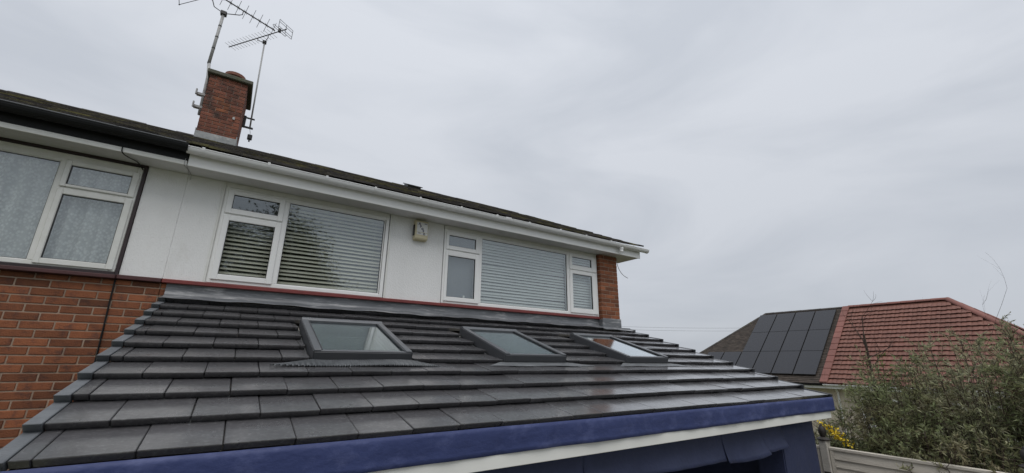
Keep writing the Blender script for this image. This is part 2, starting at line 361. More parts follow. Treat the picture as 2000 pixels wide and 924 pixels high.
# --- sills
MB().cbox(XP+.002, 5.595, -.05, .1, 3.634, 3.676, .006).build('red_sill', 'sill_red', house)
MB().cbox(-1.03, XP-.002, -.05, .1, 3.634, 3.676, .006).build('red_sill', 'sill_dark', neigh)
MB().cbox(-3.3, -1.032, -.075, .1, 3.63, 3.668, .006).build('red_sill', 'sill_dark', neigh)

# --- windows
def frame_rect(m, x0, x1, z0, z1, w, y0, y1, c=.005, wb=None):
    wb = wb or w
    m.cbox(x0, x0+w, y0, y1, z0, z1, c); m.cbox(x1-w, x1, y0, y1, z0, z1, c)
    m.cbox(x0+w-.001, x1-w+.001, y0+.0008, y1-.0008, z1-w, z1-.0006, c); m.cbox(x0+w-.001, x1-w+.001, y0+.0008, y1-.0008, z0+.0006, z0+wb, c)
def window(parent, x0, x1, z0, z1, mulls, lights, fm='upvc', zt=4.48):
    """lights: (kind, outer x0,x1,z0,z1, glass x0,x1,z0,z1)"""
    m = MB(); frame_rect(m, x0, x1, z0, z1, .045, -.025, .05)
    for xm in mulls: m.cbox(xm-.026, xm+.026, -.024, .05, z0+.044, z1-.044, .005)
    for k, (kind, a0, a1, b0, b1, g0, g1, h0, h1) in enumerate(lights):
        if kind == 'transom': m.cbox(a0, a1, -.023, .05, b0, b1, .004)
        if kind == 'head': m.cbox(x0+.044, x1-.044, -.0235, .05, 4.744, z1-.03, .004)
    w = m.build('window', fm, parent)
    for (kind, a0, a1, b0, b1, g0, g1, h0, h1) in lights:
        if kind in ('transom', 'head'): continue
        if kind == 'sash':
            s = MB(); yf = -.042
            for q in ((a0, g0, b0, b1), (g1, a1, b0, b1)): s.cbox(q[0], q[1], yf, .03, q[2], q[3], .006)
            s.cbox(g0-.001, g1+.001, yf+.0008, .03, b0+.0006, h0, .006); s.cbox(g0-.001, g1+.001, yf+.0008, .03, h1, b1-.0006, .006)
            s.build('sash', fm, w)
            gs = MB(); frame_rect(gs, g0-.001, g1+.001, h0-.001, h1+.001, .006, -.032, -.0, .001); gs.build('glazing_seal', 'rubber', w)
            MB().box(g0, g1, -.022, -.018, h0, h1).build('pane', 'pane', w)
        else:
            s = MB(); frame_rect(s, a0, a1, b0, b1, .012, -.02, .02, .003); s.build('glazing_bead', fm, w)
            gs = MB(); frame_rect(gs, a0+.011, a1-.011, b0+.011, b1-.011, .006, -.012, .01, .001); gs.build('glazing_seal', 'rubber', w)
            MB().box(a0+.012, a1-.012, -.006, -.002, b0+.012, b1-.012).build('pane', 'pane', w)
    return w
z0, z1 = 3.680, 4.800
T = None
window(house, -.312, 1.60, z0, z1, [.322], [
    ('sash', -.285, .302, 3.716, 4.462, -.224, .238, 3.780, 4.400), ('transom', -.29, .30, 4.462, 4.484, 0, 0, 0, 0),
    ('sash', -.285, .302, 4.484, 4.770, -.226, .243, 4.548, 4.716), ('fixed', .345, 1.545, 3.722, 4.758, 0, 0, 0, 0)])
window(house, 2.445, 5.592, z0, z1, [3.066, 4.876], [
    ('sash', 2.47, 3.045, 3.712, 4.462, 2.515, 2.973, 3.778, 4.390), ('transom', 2.47, 3.045, 4.462, 4.484, 0, 0, 0, 0),
    ('sash', 2.47, 3.045, 4.484, 4.770, 2.516, 2.973, 4.548, 4.708), ('fixed', 3.085, 4.855, 3.722, 4.762, 0, 0, 0, 0),
    ('sash', 4.898, 5.565, 3.712, 4.470, 4.966, 5.440, 3.800, 4.412), ('transom', 4.898, 5.565, 4.470, 4.492, 0, 0, 0, 0),
    ('sash', 4.898, 5.565, 4.492, 4.775, 4.966, 5.440, 4.575, 4.726)])
window(neigh, -3.02, -1.055, 3.70, 4.828, [-1.64], [
    ('sash', -1.625, -1.072, 3.715, 4.460, -1.580, -1.128, 3.770, 4.405), ('transom', -1.625, -1.072, 4.46, 4.482, 0, 0, 0, 0),
    ('sash', -1.625, -1.072, 4.482, 4.760, -1.582, -1.125, 4.512, 4.710), ('head', 0, 0, 0, 0, 0, 0, 0, 0), ('fixed', -2.975, -1.658, 3.735, 4.745, 0, 0, 0, 0)], 'upvc_old')
for xa, xb in ((-.312, 1.60), (2.445, 5.592)):
    MB().cbox(xa, xb, -.02, .05, 4.8015, ZS-.001, .003).build('head_trim', 'upvc_old', house)
MB().box(-.319, -.3125, -.018, .05, 3.68, 4.859).build('jamb_trim', 'upvc_old', house)
# brown surround of the neighbour's window
m = MB(); m.box(-1.052, -1.026, -.03, .06, 3.67, 4.859); m.box(-3.05, -1.0525, -.03, .06, 4.829, 4.859); m.box(-3.05, -1.0525, -.035, .06, 3.669, 3.699); m.box(-3.05, -3.022, -.028, .06, 3.7, 4.786)
m.build('window_surround', 'brown_frame', neigh)

# --- right brick pier
px0, px1, py0, py1 = 5.602, 6.058, -.10, .24
pier = MB().box(px0+.005, px1-.005, py0+.005, py1, 0, ZS-.001).build('brick_pier', 'mortar', house)
zc = 3.652; k = 0
while zc < ZS-.02:
    zt = min(zc+.065, ZS-.002)
    if k % 2 == 0: cuts = [(px0, px0+.223), (px0+.233, px1)]
    else: cuts = [(px0, px0+.1065), (px0+.1165, px0+.3395), (px0+.3495, px1)]
    for i, (a, b) in enumerate(cuts):
        dp = .1025 if (k % 2 == 0 or i == 1) else .21
        brick(pier, a, b, py0, py0+dp, zc, zt, 'brick')
        if k % 2 == 0 and i == 0 and False: pass
    # side return bricks facing the window and the gable
    if k % 2 == 0: brick(pier, px1-.1025, px1, py0+.1125, py1, zc, zt, 'brick')
    zc += .075; k += 1
ld = MB(); ld.cbox(px0-.004, px1+.012, py0-.014, py0+.002, 3.44, 3.655, .003); ld.cbox(px1+.001, px1+.014, py0+.003, .24, 3.44, 3.655, .003); ld.cbox(px0-.016, px0-.004, py0-.014, .0, 3.44, 3.632, .003)
ld.build('lead_flashing', 'lead', house)

# --- soffit, fascia, gutters
MB().box(XP+.002, XV, -.30, .25, ZS+.001, ZS+.02).build('soffit', 'soffit', house)
MB().box(-8.3, XP-.002, -.30, .25, ZS+.001, ZS+.02).build('soffit', 'soffit', neigh)
MB().cbox(XP+.004, XV, -.322, -.301, ZS-.012, 5.06, .003).build('fascia', 'upvc', house)
m = MB().cbox(-8.3, XP-.004, -.322, -.301, ZS-.012, 4.90, .003); m.build('fascia', 'upvc_old', neigh)
MB().box(-8.3, XP-.004, -.324, -.301, 4.901, 5.06).build('fascia_upper', 'black_plastic', neigh)
MB().box(XV-.02, XV-.001, -.30, .3, ZS+.021, 5.06).build('fascia_end', 'upvc', house)
def gutter_prof(r, t, zt, yc, n=10):
    o = [(yc-r*math.cos(math.pi*i/n), zt-r*math.sin(math.pi*i/n)*1.05) for i in range(n+1)]
    i_ = [(yc-(r-t)*math.cos(math.pi*i/n), zt-(r-t)*math.sin(math.pi*i/n)*1.05) for i in range(n+1)]
    return o+i_[::-1]
GY, GZ, GR = -.381, 5.022, .057
gt = MB().extr(gutter_prof(GR, .004, GZ, GY), -.70, 6.63).build('gutter', 'gutter_white', house)
bead = MB().tube([(-.70, GY-GR, GZ), (6.63, GY-GR, GZ)], .006, 6).build('gutter_bead', 'gutter_white', gt)
for xb in [.05-.85*0, .67, 1.26, 1.87, 2.5, 3.11, 3.72, 4.37, 4.96, 5.58, 6.2, -.56]:
    m = MB().extr(gutter_prof(GR+.009, .010, GZ+.009, GY), xb-.013, xb+.013); m.box(xb-.013, xb+.013, GY-GR-.010, GY-GR+.014, GZ+.004, GZ+.016); m.box(xb-.012, xb+.012, -.325, -.3225, GZ-.07, GZ+.02); m.build('gutter_bracket', 'gutter_white', gt)
for xb in (3.32, ):
    m = MB().extr(gutter_prof(GR+.007, .008, GZ+.007, GY), xb-.05, xb+.05); m.box(xb-.05, xb+.05, GY-GR-.009, GY-GR+.010, GZ+.002, GZ+.012); m.build('gutter_union', 'gutter_white', gt)
MB().extr([(GY-GR*math.cos(math.pi*i/10)*1.06, GZ-GR*math.sin(math.pi*i/10)*1.12) for i in range(11)], 6.625, 6.645).build('stop_end', 'gutter_white', gt)
m = MB().extr(gutter_prof(GR+.006, .007, GZ+.005, GY), 5.83, 5.97); m.tube([(5.90, GY, GZ-.05), (5.90, GY, GZ-.135)], .034, 14); m.tube([(5.90, GY, GZ-.06), (5.90, GY, GZ-.085)], .042, 14)
m.build('gutter_outlet', 'gutter_white', gt)
ng = MB().extr(gutter_prof(.068, .004, 5.045, -.395), -8.3, -.712).build('gutter', 'black_plastic', neigh)
MB().tube([(-8.3, -.463, 5.045), (-.712, -.463, 5.045)], .006, 6).build('gutter_bead', 'velux', ng)
MB().extr(gutter_prof(.072, .004, 5.045, -.392), -.735, -.69).build('gutter_union', 'black_plastic', ng)
for xb in (-1.25, -2.1, -2.95): MB().extr(gutter_prof(.072, .004, 5.05, -.395), xb-.012, xb+.012).build('gutter_bracket', 'black_plastic', ng)

# --- main roof
def slope(x, s, h):
    L_ = math.hypot(RY-EY, RZ-EZ); cy, cz = (RY-EY)/L_, (RZ-EZ)/L_
    return (x, EY+cy*s-cz*h, EZ+cz*s+cy*h)
LS = math.hypot(RY-EY, RZ-EZ)
def main_roof(parent, x0, x1, xl, xr):
    r = MB()
    r.add([slope(x0, .04, -.02), slope(x1, .04, -.02), slope(x1, LS, -.02), slope(x0, LS, -.02), (x0, 2*RY-EY, EZ), (x1, 2*RY-EY, EZ), slope(x0, .04, -.06), slope(x1, .04, -.06), (x0, RY, RZ-.1), (x1, RY, RZ-.1), (x0, 2*RY-EY, EZ-.05), (x1, 2*RY-EY, EZ-.05)],
          [(0, 1, 2, 3), (3, 2, 5, 4), (6, 8, 9, 7), (8, 10, 11, 9), (0, 6, 7, 1), (0, 3, 8, 6), (1, 7, 9, 2), (3, 4, 10, 8), (2, 9, 11, 5), (4, 5, 11, 10)])
    ro = r.build('roof', 'ridge_old', parent)
    st = MB(); g_ = .30; n = int(LS/g_)+1
    for j in range(n):
        s0 = j*g_; s1 = min(s0+.40, LS-.01); off = (j % 2)*.15
        x = x0-.15+off
        while x < x1:
            a, b = max(x+.003, x0), min(x+.297, x1); x += .30
            if b-a < .03: continue
            d1 = random.uniform(-.004, .008); d2 = random.uniform(-.006, .006)
            def Tt(X, S, H): 
                t = (S-s0)/(.40); return slope(X, S, H+.030*(1-t)-.002+d1)
            if s1-s0 < .05: continue
            st.box(a, b, s0+d2, s1, 0, .024+random.uniform(0, .003), Tt)
    o = st.build('roof_tiles', 'concrete_tile', ro); o['kind'] = 'stuff'
    x = xl
    while x < xr-.05:
        b = min(x+.447, xr); mm = MB(); nn = 8; jit = random.uniform(-.006, .008)
        pr = [(RY+.11*math.cos(math.pi*i/nn), RZ-.045+.10*math.sin(math.pi*i/nn)+jit) for i in range(nn+1)]
        mm.extr(pr, x+.003, b-.003); mm.build('ridge_tile', 'ridge_old', ro); x += .45
    return ro
hr = main_roof(house, XP+.002, XV, -.38, XV)
main_roof(neigh, -8.3, XP-.002, -8.3, -1.25)
# roof vent tile
m = MB(); a0 = 3.0
def Tv(X, S, H): return slope(X, S, H)
m.box(3.06, 3.40, LS-.42, LS-.10, .03, .10, Tv); m.cbox(3.03, 3.43, LS-.46, LS-.06, .10, .122, .004, Tv); m.build('roof_vent', 'velux_dark', hr)

# --- chimney
cx0, cx1, cy0, cy1, ctop = -1.165, -.535, 3.45, 4.42, 8.225
chim = MB().box(cx0+.008, cx1-.008, cy0+.008, cy1-.008, 6.2, ctop).build('chimney', 'mortar_old', house)
st = MB(); zc = ctop-.075*20; k = 0
while zc < ctop-.01:
    z_0, z_1 = zc+.005, zc+.07; w = cx1-cx0
    if k % 2 == 0:
        bw = (w-.02)/3
        for i in range(3): brick(chim, cx0+i*(bw+.01), cx0+i*(bw+.01)+bw, cy0, cy0+.1025, z_0, z_1, 'brick_orange' if k in (10, 12) and i == 1 else 'brick_old')
        y = cy0+.1125
    else:
        bw = (w-.235)/2
        xs = [(cx0+.1125, cx0+.1125+bw), (cx0+.1225+bw, cx1-.1125)]
        for a, b in xs: brick(chim, a, b, cy0, cy0+.1025, z_0, z_1, 'brick_orange' if k in (11, 13) and (a > cx0+.2) == (k == 11) else 'brick_old')
        y = cy0
    while y < cy1-.02:
        y2 = min(y+.215, cy1)
        brick(chim, cx1-.1025, cx1, y, y2, z_0, z_1, 'brick_old')
        if y == cy0: brick(chim, cx0, cx0+.1025, y, y2, z_0, z_1, 'brick_old')
        else: st.box(cx0, cx0+.1025, y, y2, z_0, z_1)
        y = y2+.01
    st.box(cx0, cx1, cy1, cy1+.004, z_0, z_1)
    zc += .075; k += 1
o = st.build('rear_brickwork', 'brick_old', chim); o['kind'] = 'stuff'
m = MB().cbox(cx0-.05, cx1+.08, cy0-.06, cy1+.08, ctop+.001, ctop+.085, .012)
m.add([(cx0-.03, cy0-.04, ctop+.08), (cx1+.06, cy0-.04, ctop+.08), (cx1+.06, cy1+.06, ctop+.08), (cx0-.03, cy1+.06, ctop+.08), (cx0+.15, cy0+.2, ctop+.13), (cx1-.1, cy0+.2, ctop+.13), (cx1-.1, cy1-.2, ctop+.13), (cx0+.15, cy1-.2, ctop+.13)], [(0, 1, 5, 4), (1, 2, 6, 5), (2, 3, 7, 6), (3, 0, 4, 7), (4, 5, 6, 7)])
m.build('chimney_slab', 'slab_old', chim)
MB().lathe([(.155, 0), (.15, .20), (.185, .215), (.185, .275), (.16, .29), (.12, .29), (.12, .1)], (-.80, 3.82, ctop+.05), 20).build('chimney_pot', 'clay', chim, smooth=False)
m = MB()
zb = rz(cy0)+.03
m.cbox(cx0-.012, cx1+.012, cy0-.018, cy0-.0005, zb-.05, zb+.155, .004)
m.add([(cx0-.03, cy0-.018, zb+.02), (cx1+.03, cy0-.018, zb+.02), (cx1+.03, cy0-.2, rz(cy0-.2)+.06), (cx0-.03, cy0-.2, rz(cy0-.2)+.06)], [(0, 1, 2, 3)])
m.cbox(cx1+.0005, cx1+.014, cy0-.017, cy1, zb-.03, zb+.21, .003); m.cbox(cx0-.014, cx0-.0005, cy0-.017, cy1, zb-.03, zb+.21, .003)
m.build('lead_apron', 'lead_old', chim)
MB().cbox(cx1-.13, cx1-.09, cy0-.03, cy0-.001, 7.37, 7.43, .006).build('cable_clip', 'galv', chim)

# ------------------------------------------------------------------ television aerials
def rod(m, a, b, r, n=6): m.tube([a, b], r, n)
A1 = empty('television_aerial', (-1.26, 3.75, 7.4), 'television aerial on the pale cranked mast at the left of the chimney', 'aerial', 'aerials on the chimney')
m = MB(); m.tube([(-1.21, 3.70, 7.42), (-1.22, 3.70, 8.0), (-1.225, 3.70, 8.28), (-1.262, 3.70, 8.60)], .028, 10); m.build('lower_mast', 'galv', A1, smooth=True)
m = MB(); m.tube([(-1.265, 3.70, 8.58), (-1.235, 3.70, 9.86)], .028, 10)
mu = m.build('upper_mast', 'galv', A1, smooth=True)
m = MB()
for t in (.02, .3, .52, .74): 
    z_ = 8.58+1.28*t; x_ = -1.265+.03*t; m.tube([(x_, 3.70, z_-.012), (x_, 3.70, z_+.012)], .031, 10)
m.build('mast_tape', 'rubber', A1)
m = MB()
for z_ in (7.58, 7.86):
    m = MB().cbox(-1.33, cx0-.002, 3.66, 3.74, z_-.03, z_+.02, .004); m.cbox(-1.345, -1.32, 3.62, 3.662, z_-.05, z_+.07, .004); m.build('mast_bracket', 'galv', A1)
zb1 = 9.98
m = MB(); m.cbox(-1.29, -1.18, 3.65, 3.75, 9.81, 9.90, .01); m.build('mast_clamp', 'dark_metal', A1)
def bz(t): a = np.array((-.293, 3.788, zb1)); b = np.array((-2.15, 3.033, zb1)); return a+(b-a)*t
m = MB(); m.tube([bz(0), bz(1)], .013, 8); m.build('boom', 'dark_metal', A1)
m = MB(); 
p1, p2 = bz(.33), bz(.66)
m.tube([p1, p1+np.array((0, 0, -.10)), p1+np.array((-.05, -.0, -.14)), (-1.235, 3.70, 9.86), (-1.40, 3.6, 9.86), p2+np.array((.08, 0, -.12)), p2+np.array((0, 0, -.08)), p2], .009, 8); m.build('cradle_arm', 'dark_metal', A1, smooth=True)
bd = np.array((-.926, -.377, 0)); pd = np.array((.377, -.926, 0))
for i in range(13):
    t = .02+i*.072; c = bz(t); m = MB()
    for sx in (-1, 1):
        for sz in (-1, 1):
            e = c+pd*sx*.10+np.array((0, 0, sz*.12)); mid = c+pd*sx*.03+np.array((0, 0, sz*.035))
            m.tube([c, mid, e], .0045, 5)
    m.cbox(c[0]-.016, c[0]+.016, c[1]-.016, c[1]+.016, c[2]-.014, c[2]+.014, .003)
    m.build('director', 'dark_metal', A1)
# corner reflector that just dips into the top of the picture
m = MB(); q0, q1, q2, q3 = (-2.12, 3.05, 9.98), (-1.823, 3.10, 9.242), (-1.56, 3.14, 9.56), (-1.90, 3.06, 9.60)
m.tube([q0, q3, q1], .006, 5); m.tube([q1, q2], .006, 5); m.tube([q2, q3], .006, 5); m.lathe([(.008, -.010), (.013, 0), (.008, .010)], q1, 8)
m.build('reflector', 'dark_metal', A1)

A2 = empty('television_aerial', (-.40, 4.3, 7.7), 'smaller many-rod television aerial on the thin mast at the right of the chimney', 'aerial', 'aerials on the chimney')
MB().tube([(-.388, 4.3, 7.70), (-.459, 4.3, 9.97)], .016, 8).build('mast', 'galv', A2, smooth=True)
m = MB(); m.cbox(cx1+.001, cx1+.05, 4.26, 4.34, 7.70, 7.96, .003); m.cbox(cx1+.05, -.33, 4.285, 4.315, 7.92, 7.95, .003); m.cbox(cx1+.05, -.33, 4.285, 4.315, 7.69, 7.73, .003); m.build('mast_bracket', 'dark_metal', A2)
za = 10.065; e0 = np.array((-1.172, 5.122, za)); e1 = np.array((-.078, 3.70, za)); d_ = (e1-e0)/np.linalg.norm(e1-e0); p_ = np.array((.792, .610, 0))
MB().tube([e0, e1], .011, 8).build('boom', 'dark_metal', A2)
m = MB(); c0 = e0+(e1-e0)*.52; c1 = e0+(e1-e0)*.70; m.tube([c0, c0+np.array((0, 0, -.07)), (-.459, 4.3, 9.95), c1+np.array((0, 0, -.09)), c1], .008, 8); m.cbox(-.50, -.42, 4.26, 4.34, 9.92, 9.985, .008); m.build('cradle_arm', 'dark_metal', A2)
for i in range(15):
    c = e0+(e1-e0)*(.03+i*.052); MB().tube([c-p_*.14, c+p_*.14], .004, 5).build('director', 'galv', A2)
m = MB(); c = e0+(e1-e0)*.88
pts = [c+p_*.0, c-p_*.16, c-p_*.18+np.array((0, 0, .03)), c-p_*.16+np.array((0, 0, .06)), c+p_*.16+np.array((0, 0, .06)), c+p_*.18+np.array((0, 0, .03)), c+p_*.16, c]
m.tube(pts, .006, 6); m.cbox(c[0]-.03, c[0]+.03, c[1]-.03, c[1]+.03, c[2]-.02, c[2]+.07, .005); m.build('dipole', 'dark_metal', A2)
m = MB(); c = e0+(e1-e0)*.985
for h in (-.12, -.06, .06, .12): m.tube([c-p_*.18+np.array((0, 0, h)), c+p_*.18+np.array((0, 0, h))], .0055, 5)
for q in (-.18, 0, .18): m.tube([c+p_*q+np.array((0, 0, -.12)), c+p_*q+np.array((0, 0, .12))], .0055, 5)
m.build('reflector', 'dark_metal', A2)
m = MB(); m.tube([(-.39, 4.3, 7.70), (-.365, 4.3, 7.62), (-.36, 4.3, 7.55)], .004, 5); m.cbox(-.40, -.31, 4.26, 4.34, 7.44, 7.55, .01); m.cbox(-.37, -.34, 4.28, 4.32, 7.39, 7.44, .005); m.build('amplifier_box', 'dark_metal', A2)

# ------------------------------------------------------------------ blinds and curtains
def blind(label, x0, x1, zb_, zt_, tilt, m, group, pitch=.0485, y=.085):
    b = empty('venetian_blind', ((x0+x1)/2, y, zb_), label, 'blind', group)
    MB().cbox(x0, x1, y-.028, y+.028, zt_-.045, zt_, .004).build('headrail', m, b)
    me = None; z = zb_+.03
    ca, sa = math.cos(tilt), math.sin(tilt)
    mm = MB(); n = 6
    prof = [(-.025+.05*i/n, .004*(1-((i-n/2)/(n/2))**2)) for i in range(n+1)]
    pr = [(u*ca+v*sa, -u*sa+v*ca) for u, v in prof]+[(u*ca+(v-.002)*sa, -u*sa+(v-.002)*ca) for u, v in prof[::-1]]
    mm.extr(pr, -(x1-x0)/2, (x1-x0)/2); me = mm.mesh('slat', m)
    while z < zt_-.06:
        o = bpy.data.objects.new('slat', me); place(o, b, Matrix.Translation(((x0+x1)/2, y, z))); o.matrix_basis = o.matrix_basis @ Matrix.Rotation(random.gauss(0, .006), 4, 'Y') @ Matrix.Rotation(random.gauss(0, .02), 4, 'X'); z += pitch
    MB().cbox(x0, x1, y-.02, y+.02, zb_, zb_+.014, .003).build('bottom_rail', m, b)
    for xx in (x0+.12, (x0+x1)/2, x1-.12) if x1-x0 > .8 else (x0+.1, x1-.1):
        MB().tube([(xx, y-.029, zb_+.005), (xx, y-.029, zt_-.02)], .0012, 4).build('ladder_cord', m, b)
blind('open cream slatted blind in the opening left sash of the window nearest the chimney', -.255, .280, 3.745, 4.47, math.radians(-44), 'slat_cream', 'blinds')
blind('wide cream slatted blind behind the big pane that mirrors a tree', .335, 1.56, 3.745, 4.775, math.radians(-46), 'slat_cream', 'blinds')
blind('wide closed white slatted blind in the window beside the brick pier', 3.08, 4.86, 3.745, 4.775, math.radians(-58), 'slat_white', 'blinds')
blind('narrow white slatted blind in the small sash next to the brick pier', 4.90, 5.55, 3.745, 4.775, math.radians(-56), 'slat_white', 'blinds')
rb = empty('roller_blind', (2.75, .07, 3.7), 'plain grey roller blind drawn down behind the left sash of the right window', 'blind')
MB().box(2.48, 3.04, .068, .070, 3.73, 4.76).build('fabric', 'roller', rb); MB().tube([(2.47, .085, 4.775), (3.05, .085, 4.775)], .018, 10).build('roller', 'roller', rb)
MB().cbox(2.83, 2.86, .055, .066, 3.79, 3.83, .003).build('pull_tag', 'slat_white', rb)
def cur(u, v): 
    x = -3.0+1.93*u; return (x, 0.075+.020*math.sin(x*42+1.2*math.sin(x*9))+.012*math.sin(x*17+1), 3.70+1.04*v)
nc = MB().grid(cur, 240, 6).build('net_curtain', 'lace', None, smooth=True); tag(nc, 'white patterned net curtain gathered behind the window at the left edge', 'curtain')

# ------------------------------------------------------------------ burglar alarm box
ab = empty('alarm_box', (2.04, -.05, 4.54), 'cream burglar alarm box high on the white panel between the windows', 'alarm box')
pr = [(-.075, .0), (-.085, .02), (-.085, .10), (-.078, .27), (-.055, .285), (0, .285), (0, 0)]
m = MB(); m.extr([(-.0125+y, 4.545+z) for y, z in pr], 1.955, 2.145); m.cbox(1.95, 2.15, -.06, -.013, 4.535, 4.60, .008); m.build('casing', 'alarm', ab)
m = MB(); m.add([(1.978, -.0985, 4.612), (2.140, -.0985, 4.612), (2.140, -.0925, 4.800), (1.978, -.0925, 4.800)], [(0, 1, 2, 3)]); m.add([(1.978, -.0975, 4.612), (2.140, -.0975, 4.612), (2.140, -.0915, 4.800), (1.978, -.0915, 4.800)], [(3, 2, 1, 0)]); fp = m.build('front_label', 'alarm_white', ab)
MB().cbox(1.945, 1.957, -.075, -.02, 4.60, 4.76, .004).build('side_lens', 'amber', ab)
def letter(ch, x, z, size, rot=0, m='ink'):
    cu = bpy.data.curves.new('letter', 'FONT'); cu.body = ch; cu.size = size; cu.extrude = .0005; cu.align_x = 'CENTER'; cu.align_y = 'CENTER'; cu.offset = .0012
    ob = bpy.data.objects.new('tmp', cu); col.objects.link(ob); bpy.context.view_layer.update()
    me = bpy.data.meshes.new_from_object(ob.evaluated_get(bpy.context.evaluated_depsgraph_get())); bpy.data.objects.remove(ob)
    me.materials.clear(); me.materials.append(M[m]); o = bpy.data.objects.new('letter', me)
    yy = -.0985+(z-4.612)/.188*.006-.0012
    place(o, ab, Matrix.Translation((x, yy, z)) @ Matrix.Rotation(math.pi/2, 4, 'X') @ Matrix.Rotation(rot, 4, 'Z'))
for ch, x, z, s_ in (('A', 2.015, 4.772, .052), ('p', 2.034, 4.744, .050), ('o', 2.058, 4.708, .062), ('ll', 2.075, 4.672, .046), ('o', 2.088, 4.632, .062)): letter(ch, x, z, s_)
m = MB(); m.box(1.990, 2.025, -.0998, -.0985, 4.640, 4.646); m.box(1.990, 2.045, -.1000, -.0987, 4.626, 4.632); m.box(2.09, 2.13, -.0952, -.094, 4.775, 4.79); m.build('print', 'ink_grey', ab)

# ------------------------------------------------------------------ loose cables
def cable(pts, r, label, m='black_plastic'):
    P = [Vector(p) for p in pts]; out = []
    for i in range(len(P)-1):
        p0, p1, p2, p3 = P[max(i-1, 0)], P[i], P[i+1], P[min(i+2, len(P)-1)]
        for k in range(6):
            t = k/6; out.append(.5*((2*p1)+(p2-p0)*t+(2*p0-5*p1+4*p2-p3)*t*t+(3*p1-p0-3*p2+p3)*t**3))
    out.append(P[-1]); o = MB().tube(out, r, 6).build('cable', m, None, smooth=True); return tag(o, label, 'cable', 'loose cables')
cable([(-1.035, -.012, 3.63), (-1.03, -.01, 3.4), (-1.02, -.009, 3.1), (-1.012, -.01, 2.8), (-1.01, -.01, 2.4), (-1.01, -.01, .1)], .0075, 'black cable running straight down the orange brick wall')
cable([(-1.20, -.325, 4.91), (-1.195, -.325, 4.85), (-1.17, -.25, 4.84), (-1.10, -.10, 4.848), (-1.06, -.032, 4.80)], .005, 'thin black wire crossing the soffit to the brown window corner')
cable([(-.70, -.326, 4.92), (-.70, -.327, 4.845), (-.68, -.20, 4.852), (-.66, -.05, 4.855), (-.655, -.016, 4.80)], .003, 'fine grey wire crossing the soffit where the two gutters meet', 'galv')
cable([(6.07, -.09, 4.85), (6.075, -.10, 4.72), (6.12, -.11, 4.60), (6.21, -.12, 4.51), (6.33, -.12, 4.47)], .006, 'loose grey cable dangling from the soffit beside the brick pier', 'galv')

# ------------------------------------------------------------------ rear extension
PA = math.radians(17.3); CA, SA = math.cos(PA), math.sin(PA)
ext = empty('rear_extension', (2.9, -1.6, 0), 'single-storey rear extension with wet dark grey tiled lean-to roof and blue membrane', 'extension')
Z0 = 3.51
def RP(x, s, h): return (x, -s*CA-h*SA, Z0-s*SA+h*CA)
XL, XR = -.60, 6.42; G, TH = .317, .042; SE = 3.30
VX = [(.565, 1.345), (2.325, 3.105), (4.085, 4.865)]; VS0, VS1 = .965, 2.035
dk = MB(); dk.box(XL, XR-.02, .02, VS0+.04, -.13, -.085, RP); dk.box(XL, XR-.02, VS1-.04, 3.22, -.13, -.085, RP)
xa_ = XL
for v0, v1 in VX: dk.box(xa_, v0+.04, VS0+.04, VS1-.04, -.13, -.085, RP); xa_ = v1-.04
dk.box(xa_, XR-.02, VS0+.04, VS1-.04, -.13, -.085, RP)
deck = dk.build('roof', 'plaster', ext)
def tile_T(sn):
    # tile lies with its nose at sn, tilted so that its nose rides over the course below
    def T(x, v, h):                     # v: distance up from nose, h: height
        ti = TH/G; return RP(x, sn-v, h+.0-ti*v+0.0)
    return T
tmesh = {}
ntile = 0
noses = [SE-k*G for k in range(11)]
for k, sn in enumerate(noses):
    off = (.5 if k % 2 else 0)*.297
    ivs = [(XL, XR-.03)]
    if .98 < sn < 2.2:
        ivs = []; a = XL
        for v0, v1 in VX: ivs.append((a, v0-.025)); a = v1+.03
        ivs.append((a, XR-.03))
    ln = min(.41, sn+.02)
    edges = [(.056-.297*4)+off+i*.297 for i in range(-2, 27)]
    for (a, b) in ivs:
        for e in edges:
            x0_, x1_ = max(e+.002, a), min(e+.295, b)
            if x1_-x0_ < .03: continue
            key = (round(x1_-x0_, 4), round(ln, 3))
            if key not in tmesh:
                w = x1_-x0_; mm = MB()
                mm.cbox(0, w, 0, ln, -TH+.002, 0, .0035, lambda x, v, h: (x, v+(.034*(-h/TH) if v < .1 else 0), h))
                tmesh[key] = mm.mesh('roof_tile', 'tile')
            o = bpy.data.objects.new('roof_tile', tmesh[key])
            ang = PA-math.atan(TH/G)
            R_ = Matrix.Translation(RP(x0_, sn+random.uniform(-.003, .003), random.uniform(-.003, .003))) @ Matrix.Rotation(ang+random.gauss(0, .004), 4, 'X') @ Matrix.Rotation(random.gauss(0, .004), 4, 'Y') @ Matrix.Rotation(random.gauss(0, .003), 4, 'Z')
            place(o, deck, R_); ntile += 1
    # left verge: narrow paler closing pieces; right verge: dark caps
    ang = PA-math.atan(TH/G)
    m = MB().cbox(0, .058, -.012, ln-.03, -TH-.004, .003, .003, lambda x, v, h: (x, v+(.034*(-h/TH) if v < .1 else 0), h)); o = bpy.data.objects.new('verge_piece', m.mesh('verge_piece', 'tile_edge')); place(o, deck, Matrix.Translation(RP(XL-.062, sn, 0)) @ Matrix.Rotation(ang, 4, 'X'))
    m = MB().cbox(0, .034, -.010, min(.36, ln), -.095, .006, .004); m.cbox(.0, .03, -.018, -.009, -.085, .006, .003); o = bpy.data.objects.new('verge_cap', m.mesh('verge_cap', 'verge_black')); place(o, deck, Matrix.Translation(RP(XR-.028, sn, 0)) @ Matrix.Rotation(ang, 4, 'X'))
MB().box(XR-.03, XR-.012, .03, 3.25, -.2, -.088, RP).build('barge_board', 'fascia', ext)
MB().box(XL-.02, XL-.002, .03, 3.25, -.17, -.088, RP).build('barge_board', 'verge_black', ext)

